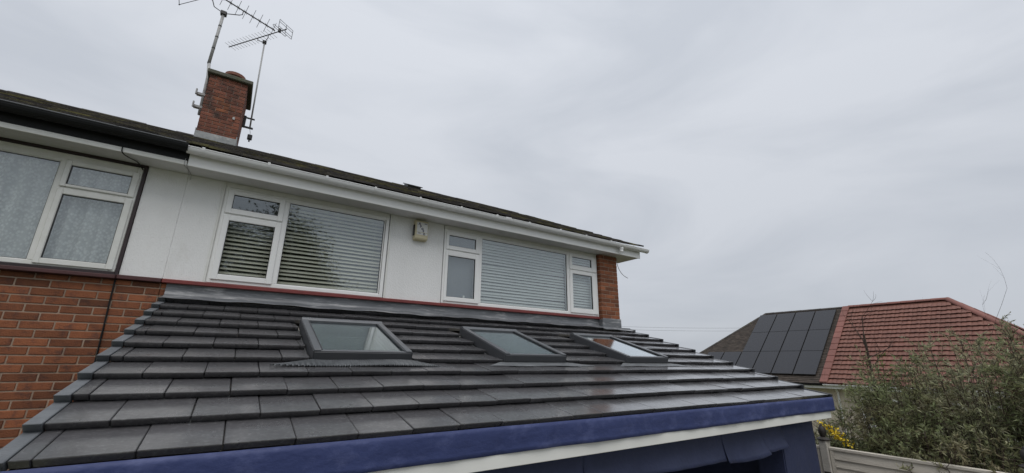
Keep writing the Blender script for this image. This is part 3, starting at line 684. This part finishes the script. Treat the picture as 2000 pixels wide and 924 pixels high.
# wall flashing
def flash_prof(x):
    w = .006*math.sin(x*5.1)+.004*math.sin(x*13.7)
    return [(-.012, 3.640), (-.014+w*.3, 3.560), (-.022+w*.5, 3.525+w*.4), (-.055, 3.505+w), (-.150, 3.484+w*1.2), (-.168+w, 3.474+w)]
m = MB(); xs = np.linspace(-.635, 5.60, 150); nP = 6
for x in xs: m.v += [(x, y, z) for y, z in flash_prof(x)]
for i in range(len(xs)-1):
    for j in range(nP-1): m.f.append((i*nP+j, i*nP+j+1, (i+1)*nP+j+1, (i+1)*nP+j))
m.build('lead_flashing', 'lead', ext, smooth=True)
m = MB(); xs = np.linspace(5.55, 6.30, 20)
for x in xs:
    w = .005*math.sin(x*9); m.v += [(x, -.116, 3.50), (x, -.122, 3.475+w), (x, -.16, 3.462+w), (x, -.235, 3.445+w)]
for i in range(19):
    for j in range(3): m.f.append((i*4+j, i*4+j+1, (i+1)*4+j+1, (i+1)*4+j))
m.build('pier_flashing', 'lead', ext, smooth=True)

# skylights
def skylight(i, v0, v1):
    s0, s1 = VS0, VS1; H = .058
    lab = ['skylight nearest the chimney end, with a pleated apron below', 'middle skylight of the three in the dark tiled roof', 'skylight nearest the brick pier, mirroring bright sky'][i]
    m = MB(); w = .052
    m.box(v0, v0+.02, s0+.02, s1-.01, -.10, H-.012, RP); m.box(v1-.02, v1, s0+.02, s1-.01, -.10, H-.012, RP); m.box(v0+.02, v1-.02, s1-.03, s1-.01, -.10, H-.012, RP); m.box(v0+.02, v1-.02, s0+.02, s0+.04, -.10, H-.012, RP)
    sk = m.build('skylight', 'velux_dark', ext); sk['label'] = lab
    for a in (v0-.004, v1-.050): MB().cbox(a, a+.054, s0+.06, s1-.004, H-.011, H+.008, .004, RP).build('side_cover', 'velux', sk)
    for a, b in ((v0-.010, v0-.004), (v1+.004, v1+.010)): MB().box(a, b, s0, s1, -.04, H-.006, RP).build('side_flashing', 'skylight_side', sk)
    for a, b in ((v0+.052, v0+.062), (v1-.062, v1-.052)): MB().cbox(a, b, s0+.07, s1-.03, H-.010, H+.004, .002, RP).build('glazing_strip', 'velux_dark', sk)
    m = MB(); pr = [(s0-.02, 0), (s0-.02, H-.01), (s0, H+.010), (s0+.025, H+.020), (s0+.055, H+.017), (s0+.075, H+.003), (s0+.075, 0)]
    m.extr(pr, v0-.002, v1+.002, RP); m.build('top_hood', 'velux', sk)
    MB().cbox(v0+.02, v1-.02, s1-.042, s1-.004, H-.012, H-.004, .002, RP).build('bottom_rail', 'velux', sk)
    MB().cbox(v0-.002, v1+.002, s1-.012, s1+.002, -.02, H-.0125, .003, RP).build('front_flashing', 'velux_dark', sk)
    MB().box(v0+.056, v1-.056, s0+.07, s1-.040, H-.016, H-.012, RP).build('pane', 'sky_pane', sk)
    m = MB(); x0_, x1_ = v0-.14, v1+.14
    if i == 0:
        nx = 220; ny = 8
        def f(u, v):
            s = s1-.01+.165*v; x = v0-.30*v+(v1-v0+.52*v)*u
            return RP(x, s+.004*math.sin(x*170)*v, -.1325*(2.349-s)+.010+.02*(1-v)+.006*math.sin(x*330)+(.003 if v > .9 else 0)+.004*math.sin(x*7))
        m.grid(f, 480, 8); m.build('pleated_apron', 'foil', sk)
    else:
        def f(u, v):
            s = s1-.01+.14*v; x = v0-.05-.20*v+(v1-v0+.1+.5*v)*u; return RP(x, s, -.1325*(2.349-s)+.006+.012*(1-v)+.003*math.sin(x*9+i)*v)
        m.grid(f, 40, 6); m.build('apron', 'foil', sk)
    for a in (v0-.05, v1+.008): MB().box(a, a+.042, s0-.02, s1+.02, -.06, -.052, RP).build('side_gutter', 'foil', sk)
    m = MB().box(v0+.0, v1-.0, s0+.04, s1-.04, -.42, -.40, RP); 
    lin = MB(); lin.box(v0+.04, v0+.06, s0+.04, s1-.04, -.40, -.10, RP); lin.box(v1-.06, v1-.04, s0+.04, s1-.04, -.40, -.10, RP); lin.box(v0+.06, v1-.06, s0+.04, s0+.06, -.40, -.10, RP); lin.box(v0+.06, v1-.06, s1-.06, s1-.04, -.40, -.10, RP)
    lin.build('shaft_lining', 'plaster', sk)
for i, (a, b) in enumerate(VX): skylight(i, a, b)

# eaves: white board with the blue membrane folded over its top
MB().cbox(XL-.05, 6.31, -3.152, -3.13, 2.262, 2.47, .003).build('fascia_board', 'fascia', ext)
def mem(u, v):
    x = XL-.06+7.075*u; w = .006*math.sin(x*3.3)+.0035*math.sin(x*11+1)+.002*math.sin(x*27+2*v)
    z = 2.500-.158*v-(.0015*math.sin(x*2.1)+.0012*math.sin(x*5.7))*v
    return (x, -3.158-.006*v-w*(.4+.6*v)-.003*math.sin(v*6), z)
ms = MB().grid(mem, 260, 6); o = ms.build('membrane_strip', 'membrane', ext, smooth=True)
so = o.modifiers.new('thickness', 'SOLIDIFY'); so.thickness = .004
MB().box(XL-.05, XR-.03, -3.16, -3.14, 2.455, 2.472).build('tilting_fillet', 'verge_black', ext)
# walls wrapped in blue membrane
YW = -3.0
m = MB(); m.box(XL+.02, 1.0, YW, YW+.28, 0, 2.42); m.box(1.0, 5.30, YW, YW+.28, 2.05, 2.42); m.box(5.30, 6.13, YW, YW+.28, 0, 2.42)
m.box(5.85, 6.13, YW+.281, -.16, 0, 2.42); m.box(XL+.02, XL+.30, YW+.281, -.01, 0, 2.42)
m.build('wall', 'membrane_dark', ext)
for xa_, xb_, ye_ in ((XL+.02, XL+.30, -.01), (5.85, 6.13, -.16)):
    MB().extr([(YW+.001, 2.421), (ye_, 2.421), (ye_, Z0-.18+ye_*SA/CA), (YW+.001, Z0-.18+YW*SA/CA)], xa_, xb_).build('side_cheek', 'membrane_dark', ext)
def drape(x0_, x1_, zt_, zb0, zb1, bulge, curl):
    def f(u, v):
        x = x0_+(x1_-x0_)*u; zb = zb0+(zb1-zb0)*u-curl*math.sin(math.pi*u)
        z = zt_+(zb-zt_)*v
        return (x, YW-.006-bulge*v*v*(1+.35*math.sin(x*4))-.004*math.sin(x*9+v*3)-.004*math.sin(x*23)*v, z)
    o = MB().grid(f, 40, 8).build('membrane_flap', 'membrane_dark', ext, smooth=True); o.modifiers.new('t', 'SOLIDIFY').thickness = .003
drape(1.0, 2.36, 2.25, 2.03, 2.02, .03, 0); drape(2.33, 4.16, 2.25, 2.035, 2.00, .045, .0); drape(4.14, 4.88, 2.256, 1.985, 1.99, .075, .025); drape(4.86, 5.33, 2.25, 2.00, 2.01, .05, .0)
drape(5.32, 6.10, 2.25, 1.0, 1.0, .008, 0)
MB().box(XL+.3, 5.85, YW+.28, -.005, .02, .06).build('floor', 'paving', ext)
MB().box(3.4, 5.2, -1.2, -1.12, .06, 2.3).build('partition', 'plaster', ext)
MB().box(XL+.3, 5.85, -2.7, -.02, 2.44, 2.46).build('ceiling_sheet', 'plaster', ext) if False else None
for k in range(16):
    x = XL+.25+k*.43
    if not any(v0-.05 < x < v1+.05 for v0, v1 in VX): MB().box(x, x+.047, .1, 3.2, -.28, -.131, RP).build('rafter', 'fence', ext)

# ------------------------------------------------------------------ bungalows across the gardens
RX, RZb, EX, EZb = 25.4, 5.6, 21.15, 2.10
Lb = math.hypot(RX-EX, RZb-EZb); ux, uz = (EX-RX)/Lb, (EZb-RZb)/Lb
YB, YR, YLf = 2.57, -1.05, 6.40
def BP(y, s, h): return (RX+ux*s+uz*h, y, RZb+uz*s-ux*h)      # y along ridge, s down the slope, h outward
def hipY(s, side):   # Y of the hip at slope distance s
    d = -ux*s; return YR-d if side < 0 else YLf+d
bl = empty('bungalow', (24.5, 6, 0), 'bungalow with brown tiled hipped roof carrying black solar panels', 'bungalow')
br = empty('bungalow', (24.5, -1, 0), 'bungalow with bright red tiled hipped roof behind the hedge', 'bungalow')
def bung_shell(parent, y0, y1, hip, rm):
    ridge_end = hip; d = RX-EX; xb = RX+d
    ye = hip-d if hip < YB else hip+d
    m = MB()
    V = [(RX, YB, RZb), (RX, hip, RZb), (EX, YB, EZb), (EX, ye, EZb), (xb, YB, EZb), (xb, ye, EZb)]
    V = [(x, y, z-.03) for x, y, z in V]
    V += [(RX, YB, RZb-.25), (EX+.05, YB, EZb-.08), (xb-.05, YB, EZb-.08)]
    F = [(0, 1, 3, 2), (1, 5, 3), (0, 4, 5, 1), (0, 2, 7, 6), (0, 6, 8, 4), (2, 3, 5, 4)]
    m.add(V, F); ro = m.build('roof', rm, parent)
    w = MB(); a, b = sorted((YB, ye+(.45 if hip < YB else -.45))); w.box(EX+.4, xb-.4, a, b, 0, EZb-.04); w.build('wall', 'cream_wall', parent)
    MB().box(EX-.01, EX+.012, min(YB, ye), max(YB, ye), EZb-.20, EZb-.04).build('fascia', 'upvc_old', parent)
    MB().box(EX+.012, EX+.42, min(YB, ye), max(YB, ye), EZb-.20, EZb-.185).build('soffit', 'upvc_old', parent)
    pr = gutter_prof(.06, .004, EZb-.03, 0); gg = MB()
    n = len(pr); gg.add([(EX-.07+p, min(YB, ye), z) for p, z in pr]+[(EX-.07+p, max(YB, ye), z) for p, z in pr], [(i, (i+1) % n, n+(i+1) % n, n+i) for i in range(n)])
    gg.build('gutter', 'upvc' if hip < YB else 'black_plastic', parent)
    return ro
rl = bung_shell(bl, YB, YLf, YLf, 'brown_tile'); rr_ = bung_shell(br, YB, YR, YR, 'red_tile')
# red interlocking tiles
def red_tile_mesh(w, ln):
    m = MB(); n = 8
    prof = [(i/n*w, 0.020*max(0, math.sin(math.pi*min(1, (i/n)/.55)))+(.010*max(0, math.sin(math.pi*((i/n)-.55)/.45)) if i/n > .55 else 0)) for i in range(n+1)]
    V = []
    for v, lift in ((0, .062), (ln, 0)):
        for x, h in prof: V.append((x, v, h+lift))
    for x, h in prof: V.append((x, .004, h+.062-.014))
    F = [(i, i+1, n+2+i, n+1+i) for i in range(n)]+[(i+1, i, 2*n+2+i, 2*n+3+i) for i in range(n)]
    m.add(V, F); return m.mesh('roof_tile', 'red_tile', smooth=False)
rt_full = red_tile_mesh(.296, .33); g_ = .292; cand = []
nr = int(Lb/g_)
for j in range(nr):
    sb = Lb-j*g_+.03; y = YB-.16
    k = 0
    while True:
        y1_ = YB-.16-(k+1)*.30; k += 1
        if y1_ < hipY(sb-.2, -1)-.05: break
        cand.append((y1_, sb, j))
basis = Matrix(((0, -ux, uz, 0), (1, 0, 0, 0), (0, -uz, -ux, 0), (0, 0, 0, 1)))   # local x->Y, y->up slope, z->outward
cand.sort(key=lambda c: -(-c[0]))   # low Y (nearest the camera's right) first
def camd(c): p = BP(c[0], c[1], 0); return (Vector(p)-CAM).length
cand.sort(key=camd)
rest = MB()
for i, (y, sb, j) in enumerate(cand):
    W_ = Matrix.Translation(BP(y, sb, .002+random.uniform(-.003, .004))) @ basis
    if i < 296: o = bpy.data.objects.new('roof_tile', rt_full); place(o, rr_, W_)
    else: rest.add([W_ @ v.co for v in rt_full.vertices], [tuple(p.vertices) for p in rt_full.polygons])
if rest.v: o = rest.build('upper_roof_tiles', 'red_tile', rr_); o['kind'] = 'stuff'
# brown plain tiles: courses, too small to pick apart
st = MB(); g2 = .11
for j in range(int(Lb/g2)):
    sb = Lb-j*g2+.02; y = YB+.08+(.08 if j % 2 else 0)
    while y < hipY(sb-.06, 1)-.03:
        y2 = min(y+.162, hipY(sb-.06, 1)); d = random.uniform(0, .006)
        st.add([BP(y, sb, .018+d), BP(y2, sb, .018+d), BP(y2, sb-.13, .002), BP(y, sb-.13, .002), BP(y, sb, .0), BP(y2, sb, .0)], [(0, 1, 2, 3), (4, 5, 1, 0)]); y += .165
o = st.build('plain_roof_tiles', 'brown_tile', rl); o['kind'] = 'stuff'
def ridge_run(parent, p0, p1, m, r=.12, ln=.45):
    p0, p1 = Vector(p0), Vector(p1); n = max(1, int((p1-p0).length/ln)); d = (p1-p0)/n
    for i in range(n):
        a = p0+d*i; b = p0+d*(i+1)*1.0; a2 = a+d*.015; dn = d.normalized(); s_ = dn.cross(Vector((0, 0, 1))).normalized(); u_ = s_.cross(dn)
        q = MB(); k_ = 7; V = []
        for P_, sc in ((a2, 1.06), (b, .98)):
            for t in range(k_+1): th = math.pi*t/k_; V.append(P_+s_*math.cos(th)*r*sc+u_*(math.sin(th)*r*.8*sc-.02))
        q.add(V, [(t, t+1, k_+2+t, k_+1+t) for t in range(k_)]+[tuple(range(k_+1)), tuple(range(k_+1, 2*k_+2))[::-1]]); q.build('ridge_tile', m, parent)
d = RX-EX
ridge_run(rr_, (RX, YB-.1, RZb), (RX, YR, RZb), 'red_ridge'); ridge_run(rr_, (RX, YR, RZb+.01), (EX, YR-d, EZb+.03), 'red_ridge')
ridge_run(rr_, (RX, YR, RZb+.01), (RX+d, YR-d, EZb+.03), 'red_ridge')
ridge_run(rl, (RX, YB+.15, RZb-.02), (RX, YLf, RZb-.02), 'ridge_old', .10); ridge_run(rl, (RX, YLf, RZb-.01), (EX, YLf+d, EZb), 'ridge_old', .09)
# red bonding course where the two roofs meet
nv = 13
for i in range(nv):
    s0 = i*Lb/nv; s1 = (i+1)*Lb/nv
    MB().cbox(YB-.16, YB+.13, s0+.006, s1+.01, .0, .085-.0*i, .02, lambda y, s, h: BP(y, s, h+.012*(s-s0)/.4)).build('verge_tile', 'red_ridge', rr_)
# solar panels
ys = [2.885, 3.815, 4.745, 5.675, 6.605]; ss = [.27, 1.89, 3.49, 5.10]
def solar(y0, y1, s0, s1):
    f = MB(); f.box(y0+.02, y1-.02, s0+.006, s1-.006, .06, .10, BP); p = f.build('solar_panel', 'solar_frame', rl)
    MB().box(y0+.03, y1-.03, s0+.016, s1-.016, .101, .104, BP).build('solar_glass', 'solar', bl if False else p)
for i in range(4):
    for j in range(3): solar(ys[i], ys[i+1], ss[j], ss[j+1])
for k in range(3): solar(6.605+.95*k, 6.605+.95*(k+1), ss[2], ss[3]) if k < 2 else None
# windows glimpsed through the hedge
for (y, z, w_, h_) in ((-.72, .75, 1.5, 1.15),):
    pass
def bwin(y0, y1, z0_, z1_, parent):
    x = EX+.40; q = MB()
    for a, b, c_, e in ((y0, y0+.07, z0_, z1_), (y1-.07, y1, z0_, z1_), ((y0+y1)/2-.04, (y0+y1)/2+.04, z0_, z1_)): q.box(x-.04, x+.03, a, b, c_, e)
    q.box(x-.039, x+.03, y0+.07, y1-.07, z1_-.07, z1_-.001); q.box(x-.039, x+.03, y0+.07, y1-.07, z0_+.001, z0_+.07)
    w = q.build('window', 'upvc', parent); MB().box(x-.012, x-.006, y0+.07, y1-.07, z0_+.07, z1_-.07).build('pane', 'pane', w); MB().box(x-.10, x, y0-.04, y1+.04, z0_-.06, z0_-.003).build('window_sill', 'upvc', w)
    MB().box(x-.0015, x-.0005, y0, y1, z0_, z1_).build('room_shade_sheet', 'rubber', w)  # black sheet behind the pane: the unlit room's shade put in as colour
bwin(.35, 1.55, .55, 1.6, br); bwin(-2.6, -.9, .6, 1.6, br); bwin(3.6, 5.2, .6, 1.6, bl)
MB().tube([(21.4, 2.3, 1.98), (21.53, 2.25, 1.75), (21.5, 2.25, 0)], .04, 8).build('downpipe', 'upvc', br)

# ------------------------------------------------------------------ garden fence
FX, FT = 7.30, 1.775
posts = [-2.62+1.90*k for k in (2, 1, 0, -1, -2)]
fence = empty('garden_fence', (FX, -2.62, 0), 'weathered beige garden fence of horizontal boards below the leafy hedge', 'fence')
for i, y in enumerate(posts):
    p = MB().cbox(FX-.06, FX+.06, y-.05, y+.05, 0, 1.855, .008).build('post', 'fence_post', fence)
    MB().lathe([(.080, 0), (.084, .015), (.06, .03), (.04, .042)], (FX, y, 1.856), 16).build('post_cap', 'iron', p)
    MB().lathe([(.026, 0), (.032, .012), (.045, .045), (.050, .075), (.045, .108), (.030, .135), (.016, .15), (.018, .16), (.004, .175)], (FX, y, 1.895), 16).build('finial', 'iron', p, smooth=True)
    MB().cbox(FX-.07, FX-.0605, y-.045, y+.035, 1.42, 1.46, .003).build('fence_clip', 'iron', p)
for i in range(len(posts)-1):
    ya, yb = posts[i+1]+.055, posts[i]-.055
    p = MB().cbox(FX-.035, FX+.035, ya, yb, FT-.035, FT, .004).build('fence_panel', 'fence', fence)
    for yy in (ya+.001, yb-.046): MB().cbox(FX-.028, FX+.025, yy, yy+.045, .05, FT-.036, .003).build('stile', 'fence', p)
    for k in range(17):
        zt_ = FT-.037-k*.099; T_ = (lambda zt_: (lambda x, y, z: (x-.022*(zt_-z)/.1, y, z)))(zt_)
        MB().cbox(FX-.012, FX+.004, ya+.046, yb-.047, zt_-.108, zt_-.001, .002, T_).build('board', 'fence', p)

# ------------------------------------------------------------------ shrubs
def leaves(P, D, ln, wd, out):
    """P base points, D unit dirs, adds rhombic folded leaves"""
    n = len(P); r = rng.normal(size=(n, 3)); r[:, 2] += .6
    S = np.cross(D, r); S /= np.linalg.norm(S, axis=1, keepdims=True)+1e-9
    Nn = np.cross(S, D)
    ln = ln[:, None]; wd = wd[:, None]
    a = P; b = P+D*ln*.45+S*wd*.5+Nn*ln*.06; c = P+D*ln-Nn*ln*.10; e = P+D*ln*.45-S*wd*.5+Nn*ln*.06
    out.append(np.stack([a, b, c, e], 1))
def shrub(name, label, cat, c, h, rx, ry, nst, nbr, nlf, leafm, lsize, lw, group, stemm='bark', up_=.9, z0=0.05, lean=(0, 0), zlow=.15):
    t = empty(name, (c[0], c[1], 0), label, cat, group)
    st = MB(); L_ = []
    for i in range(nst):
        a = rng.uniform(0, 2*math.pi); rr = math.sqrt(rng.uniform(0, 1)); hh = h*(rng.uniform(.72, 1.0)-.22*rr**2)
        base = np.array((c[0]+.25*rx*rr*math.cos(a), c[1]+.25*ry*rr*math.sin(a), z0)); tip = np.array((c[0]+rx*rr*math.cos(a)+lean[0], c[1]+ry*rr*math.sin(a)+lean[1], hh))
        mid = base*.45+tip*.55; mid[2] = z0+(hh-z0)*.6; 
        pts = []
        for q in np.linspace(0, 1, 6): pts.append((1-q)**2*base+2*q*(1-q)*mid+q*q*tip+rng.normal(0, .02, 3)*q)
        st.tube([tuple(p) for p in pts], [.014*(1-.8*q) for q in np.linspace(0, 1, 6)], 4, False)
        for j in range(nbr):
            q = zlow+(1-zlow)*(1-rng.uniform(0, 1)**1.4); k = min(int(q*5), 4); f = q*5-k; p = pts[k]*(1-f)+pts[k+1]*f
            dd = rng.normal(size=3); dd[2] = abs(dd[2])*up_+.15; outw = np.array((p[0]-c[0], p[1]-c[1], 0)); dd += outw*.9; dd /= np.linalg.norm(dd); bl_ = rng.uniform(.18, .42)*(1.1-.3*q)
            e = p+dd*bl_; e[2] -= .12*bl_; mp_ = (p+e)/2+np.array((0, 0, .05*bl_))
            st.tube([tuple(p), tuple(mp_), tuple(e)], [.004, .003, .0015], 3, False)
            u = np.sort(rng.uniform(.1, 1, nlf)); B = p+(e-p)*u[:, None]; B[:, 2] += .05*bl_*4*u*(1-u)*.5
            Dl = dd*.55+rng.normal(0, .55, (nlf, 3)); Dl[:, 2] += .1; Dl /= np.linalg.norm(Dl, axis=1, keepdims=True)
            leaves(B, Dl, lsize*rng.uniform(.6, 1.25, nlf), lw*rng.uniform(.7, 1.3, nlf), L_)
    st.build('stems', stemm, t)['kind'] = 'stuff'
    V = np.concatenate(L_).reshape(-1, 3); F = np.arange(len(V)).reshape(-1, 4)
    o = place(bpy.data.objects.new('foliage', np_mesh('foliage', V, F, leafm)), t); o['kind'] = 'stuff'
    return t
HG = 'hedge shrubs behind the fence'
shrub('leafy_shrub', 'low leafy green shrub at the left end of the hedge by the finial', 'shrub', (8.35, -2.60), 2.38, .55, .42, 46, 12, 16, 'leaf', .070, .0145, HG)
shrub('leafy_shrub', 'dense narrow-leaved green shrub in the middle of the hedge', 'shrub', (8.55, -3.25), 3.18, .75, .60, 74, 14, 18, 'leaf', .076, .0145, HG)
shrub('leafy_shrub', 'tall pale olive shrub in the hedge right of centre', 'shrub', (8.65, -4.05), 3.50, .80, .65, 72, 14, 18, 'leaf_grey', .076, .0135, HG)
shrub('leafy_shrub', 'broad dark green shrub filling the right edge of the hedge', 'shrub', (8.45, -4.95), 3.52, .80, .70, 74, 14, 18, 'leaf', .078, .015, HG)
shrub('leafy_shrub', 'drooping leafy shrub spilling over the fence top', 'shrub', (7.75, -3.85), 2.3, .45, .95, 60, 12, 16, 'leaf', .072, .0145, HG, lean=(-.12, 0))
shrub('leafy_shrub', 'sparse wispy olive shrub at the back of the hedge before the red roof', 'shrub', (9.6, -3.75), 3.55, .85, .75, 44, 12, 15, 'leaf_grey', .066, .0135, HG, up_=1.3)
shrub('upright_shrub', 'slim upright grey-green shrub rising above the hedge at the right', 'shrub', (8.95, -4.50), 3.85, .16, .16, 16, 22, 14, 'leaf_grey', .055, .013, None, up_=1.6, zlow=.4)
shrub('lime_shrub', 'small yellow-green shrub below the bare dark branch', 'shrub', (9.3, -2.85), 3.05, .24, .20, 18, 11, 16, 'leaf_lime', .050, .015, None)
fy = shrub('yellow_flowering_shrub', 'bright yellow flowering shrub beside the fence post finial', 'shrub', (7.95, -2.40), 1.92, .35, .35, 30, 9, 10, 'leaf', .045, .014, None)
P = np.stack([rng.normal(7.72, .06, 150), rng.normal(-2.62, .10, 150), 0*rng.normal(size=150)], 1); P[:, 2] = 1.90+.035*rng.normal(size=150)+.75*(P[:, 1]+2.62); Lp = []
Dp = rng.normal(size=(150, 3)); Dp /= np.linalg.norm(Dp, axis=1, keepdims=True); leaves(P, Dp, .042*np.ones(150), .03*np.ones(150), Lp)
V = np.concatenate(Lp).reshape(-1, 3); o = place(bpy.data.objects.new('blossom', np_mesh('blossom', V, np.arange(len(V)).reshape(-1, 4), 'petal')), fy); o['kind'] = 'stuff'

def twigs(m, p, d, ln, r, depth, spread=.6, keep=.75):
    pts = [Vector(p)]; dd = Vector(d).normalized(); n = 4
    for i in range(n):
        dd = (dd+Vector(rng.normal(0, .12, 3))+Vector((0, 0, .03))).normalized(); pts.append(pts[-1]+dd*ln/n)
    m.tube(pts, [r*(1-.55*i/n) for i in range(n+1)], 5 if r > .008 else 3, False)
    if depth == 0: return
    for k in range(int(rng.integers(2, 5))):
        i = int(rng.integers(1, n+1)); nd = (dd+Vector(rng.normal(0, spread, 3))).normalized()
        if nd.z < -.1: nd.z = abs(nd.z)
        twigs(m, pts[i], nd, ln*rng.uniform(.45, .8), r*.5, depth-1, spread)
def bare(name, label, c, h, r, depth, nst, m, spread=.6, group='bare winter shrubs'):
    t = empty(name, (c[0], c[1], 0), label, 'bare shrub', group); q = MB()
    for i in range(nst): twigs(q, (c[0]+rng.normal(0, .04), c[1]+rng.normal(0, .04), .02), (rng.normal(0, .22), rng.normal(0, .22), 1), h*rng.uniform(.55, .75), r, depth, spread)
    q.build('branches', m, t)
bare('bare_shrub', 'leafless shrub with fine dark twigs against the bungalow wall', (10.3, -2.05), 2.5, .014, 4, 5, 'bark')
bare('bare_shrub', 'leafless reddish-brown shrub in front of the red roof', (10.0, -3.15), 2.75, .014, 4, 5, 'bark_red')
bare('bare_shrub', 'tall leafless twiggy shrub reaching above the red roof hip', (10.4, -4.2), 2.6, .014, 4, 5, 'bark_red')
t = empty('pruned_trunk', (9.6, -2.62, 0), 'dark cut-back trunk with a few twigs in front of the red roof', 'tree trunk'); q = MB()
q.tube([(9.62, -2.62, 0), (9.62, -2.62, 1.6), (9.64, -2.64, 2.6), (9.60, -2.66, 3.42)], [.05, .035, .024, .018], 8)
q.build('trunk', 'bark', t); q = MB()
for z_ in (2.5, 2.8, 3.0, 3.2, 3.3): twigs(q, (9.62, -2.64, z_), (rng.normal(0, .4), rng.normal(0, .8), .5), .45, .010, 2)
q.build('twigs', 'bark', t)

# ------------------------------------------------------------------ garden tree behind the photographer (mirrored in the panes)
t = empty('garden_tree', (.3, -16, 0), 'broad leafy garden tree seen mirrored in the window panes', 'tree'); q = MB()
q.tube([(.3, -16, 0), (.35, -16, 1.5), (.2, -16.1, 3.2), (.3, -16, 5)], [.28, .22, .18, .12], 10); LT = []
for i in range(70):
    a = rng.uniform(0, 6.283); el = rng.uniform(-.1, 1); rr = rng.uniform(.55, 1); cx = .3+3.9*rr*math.cos(a)*math.sqrt(max(.05, 1-el*el*.9)); cy = -16+2.6*rr*math.sin(a); cz = 5.0+4.0*el*rr
    q.tube([(.3, -16, 3+rng.uniform(0, 2)), ((cx+.3)/2, (cy-16)/2, (cz+4)/2+.3), (cx, cy, cz)], [.06, .035, .012], 5, False)
    nl = 620; Pp = np.array((cx, cy, cz))+rng.normal(0, .45, (nl, 3)); Dd = rng.normal(size=(nl, 3)); Dd /= np.linalg.norm(Dd, axis=1, keepdims=True); leaves(Pp, Dd, rng.uniform(.09, .17, nl), rng.uniform(.05, .09, nl), LT)
q.build('trunk', 'bark', t); V = np.concatenate(LT).reshape(-1, 3); o = place(bpy.data.objects.new('crown', np_mesh('crown', V, np.arange(len(V)).reshape(-1, 4), 'leaf_tree')), t); o['kind'] = 'stuff'

# ------------------------------------------------------------------ far wires and a far aerial
for i, dz_ in enumerate((0, -.48)):
    A_, B_ = Vector((46.0, 49.6, 8.95+dz_)), Vector((82.0, 26.0, 8.9+dz_)); pts = [A_.lerp(B_, u)-Vector((0, 0, .5*4*u*(1-u))) for u in np.linspace(0, 1, 16)]
    o = MB().tube(pts, .016, 4).build('overhead_wire', 'rubber', None); tag(o, ['upper thin overhead wire in the far sky left of the bungalows', 'lower thin overhead wire in the far sky left of the bungalows'][i], 'wire', 'overhead wires')
print('tiles', ntile, 'red', len(cand), 'objects', len(bpy.data.objects))
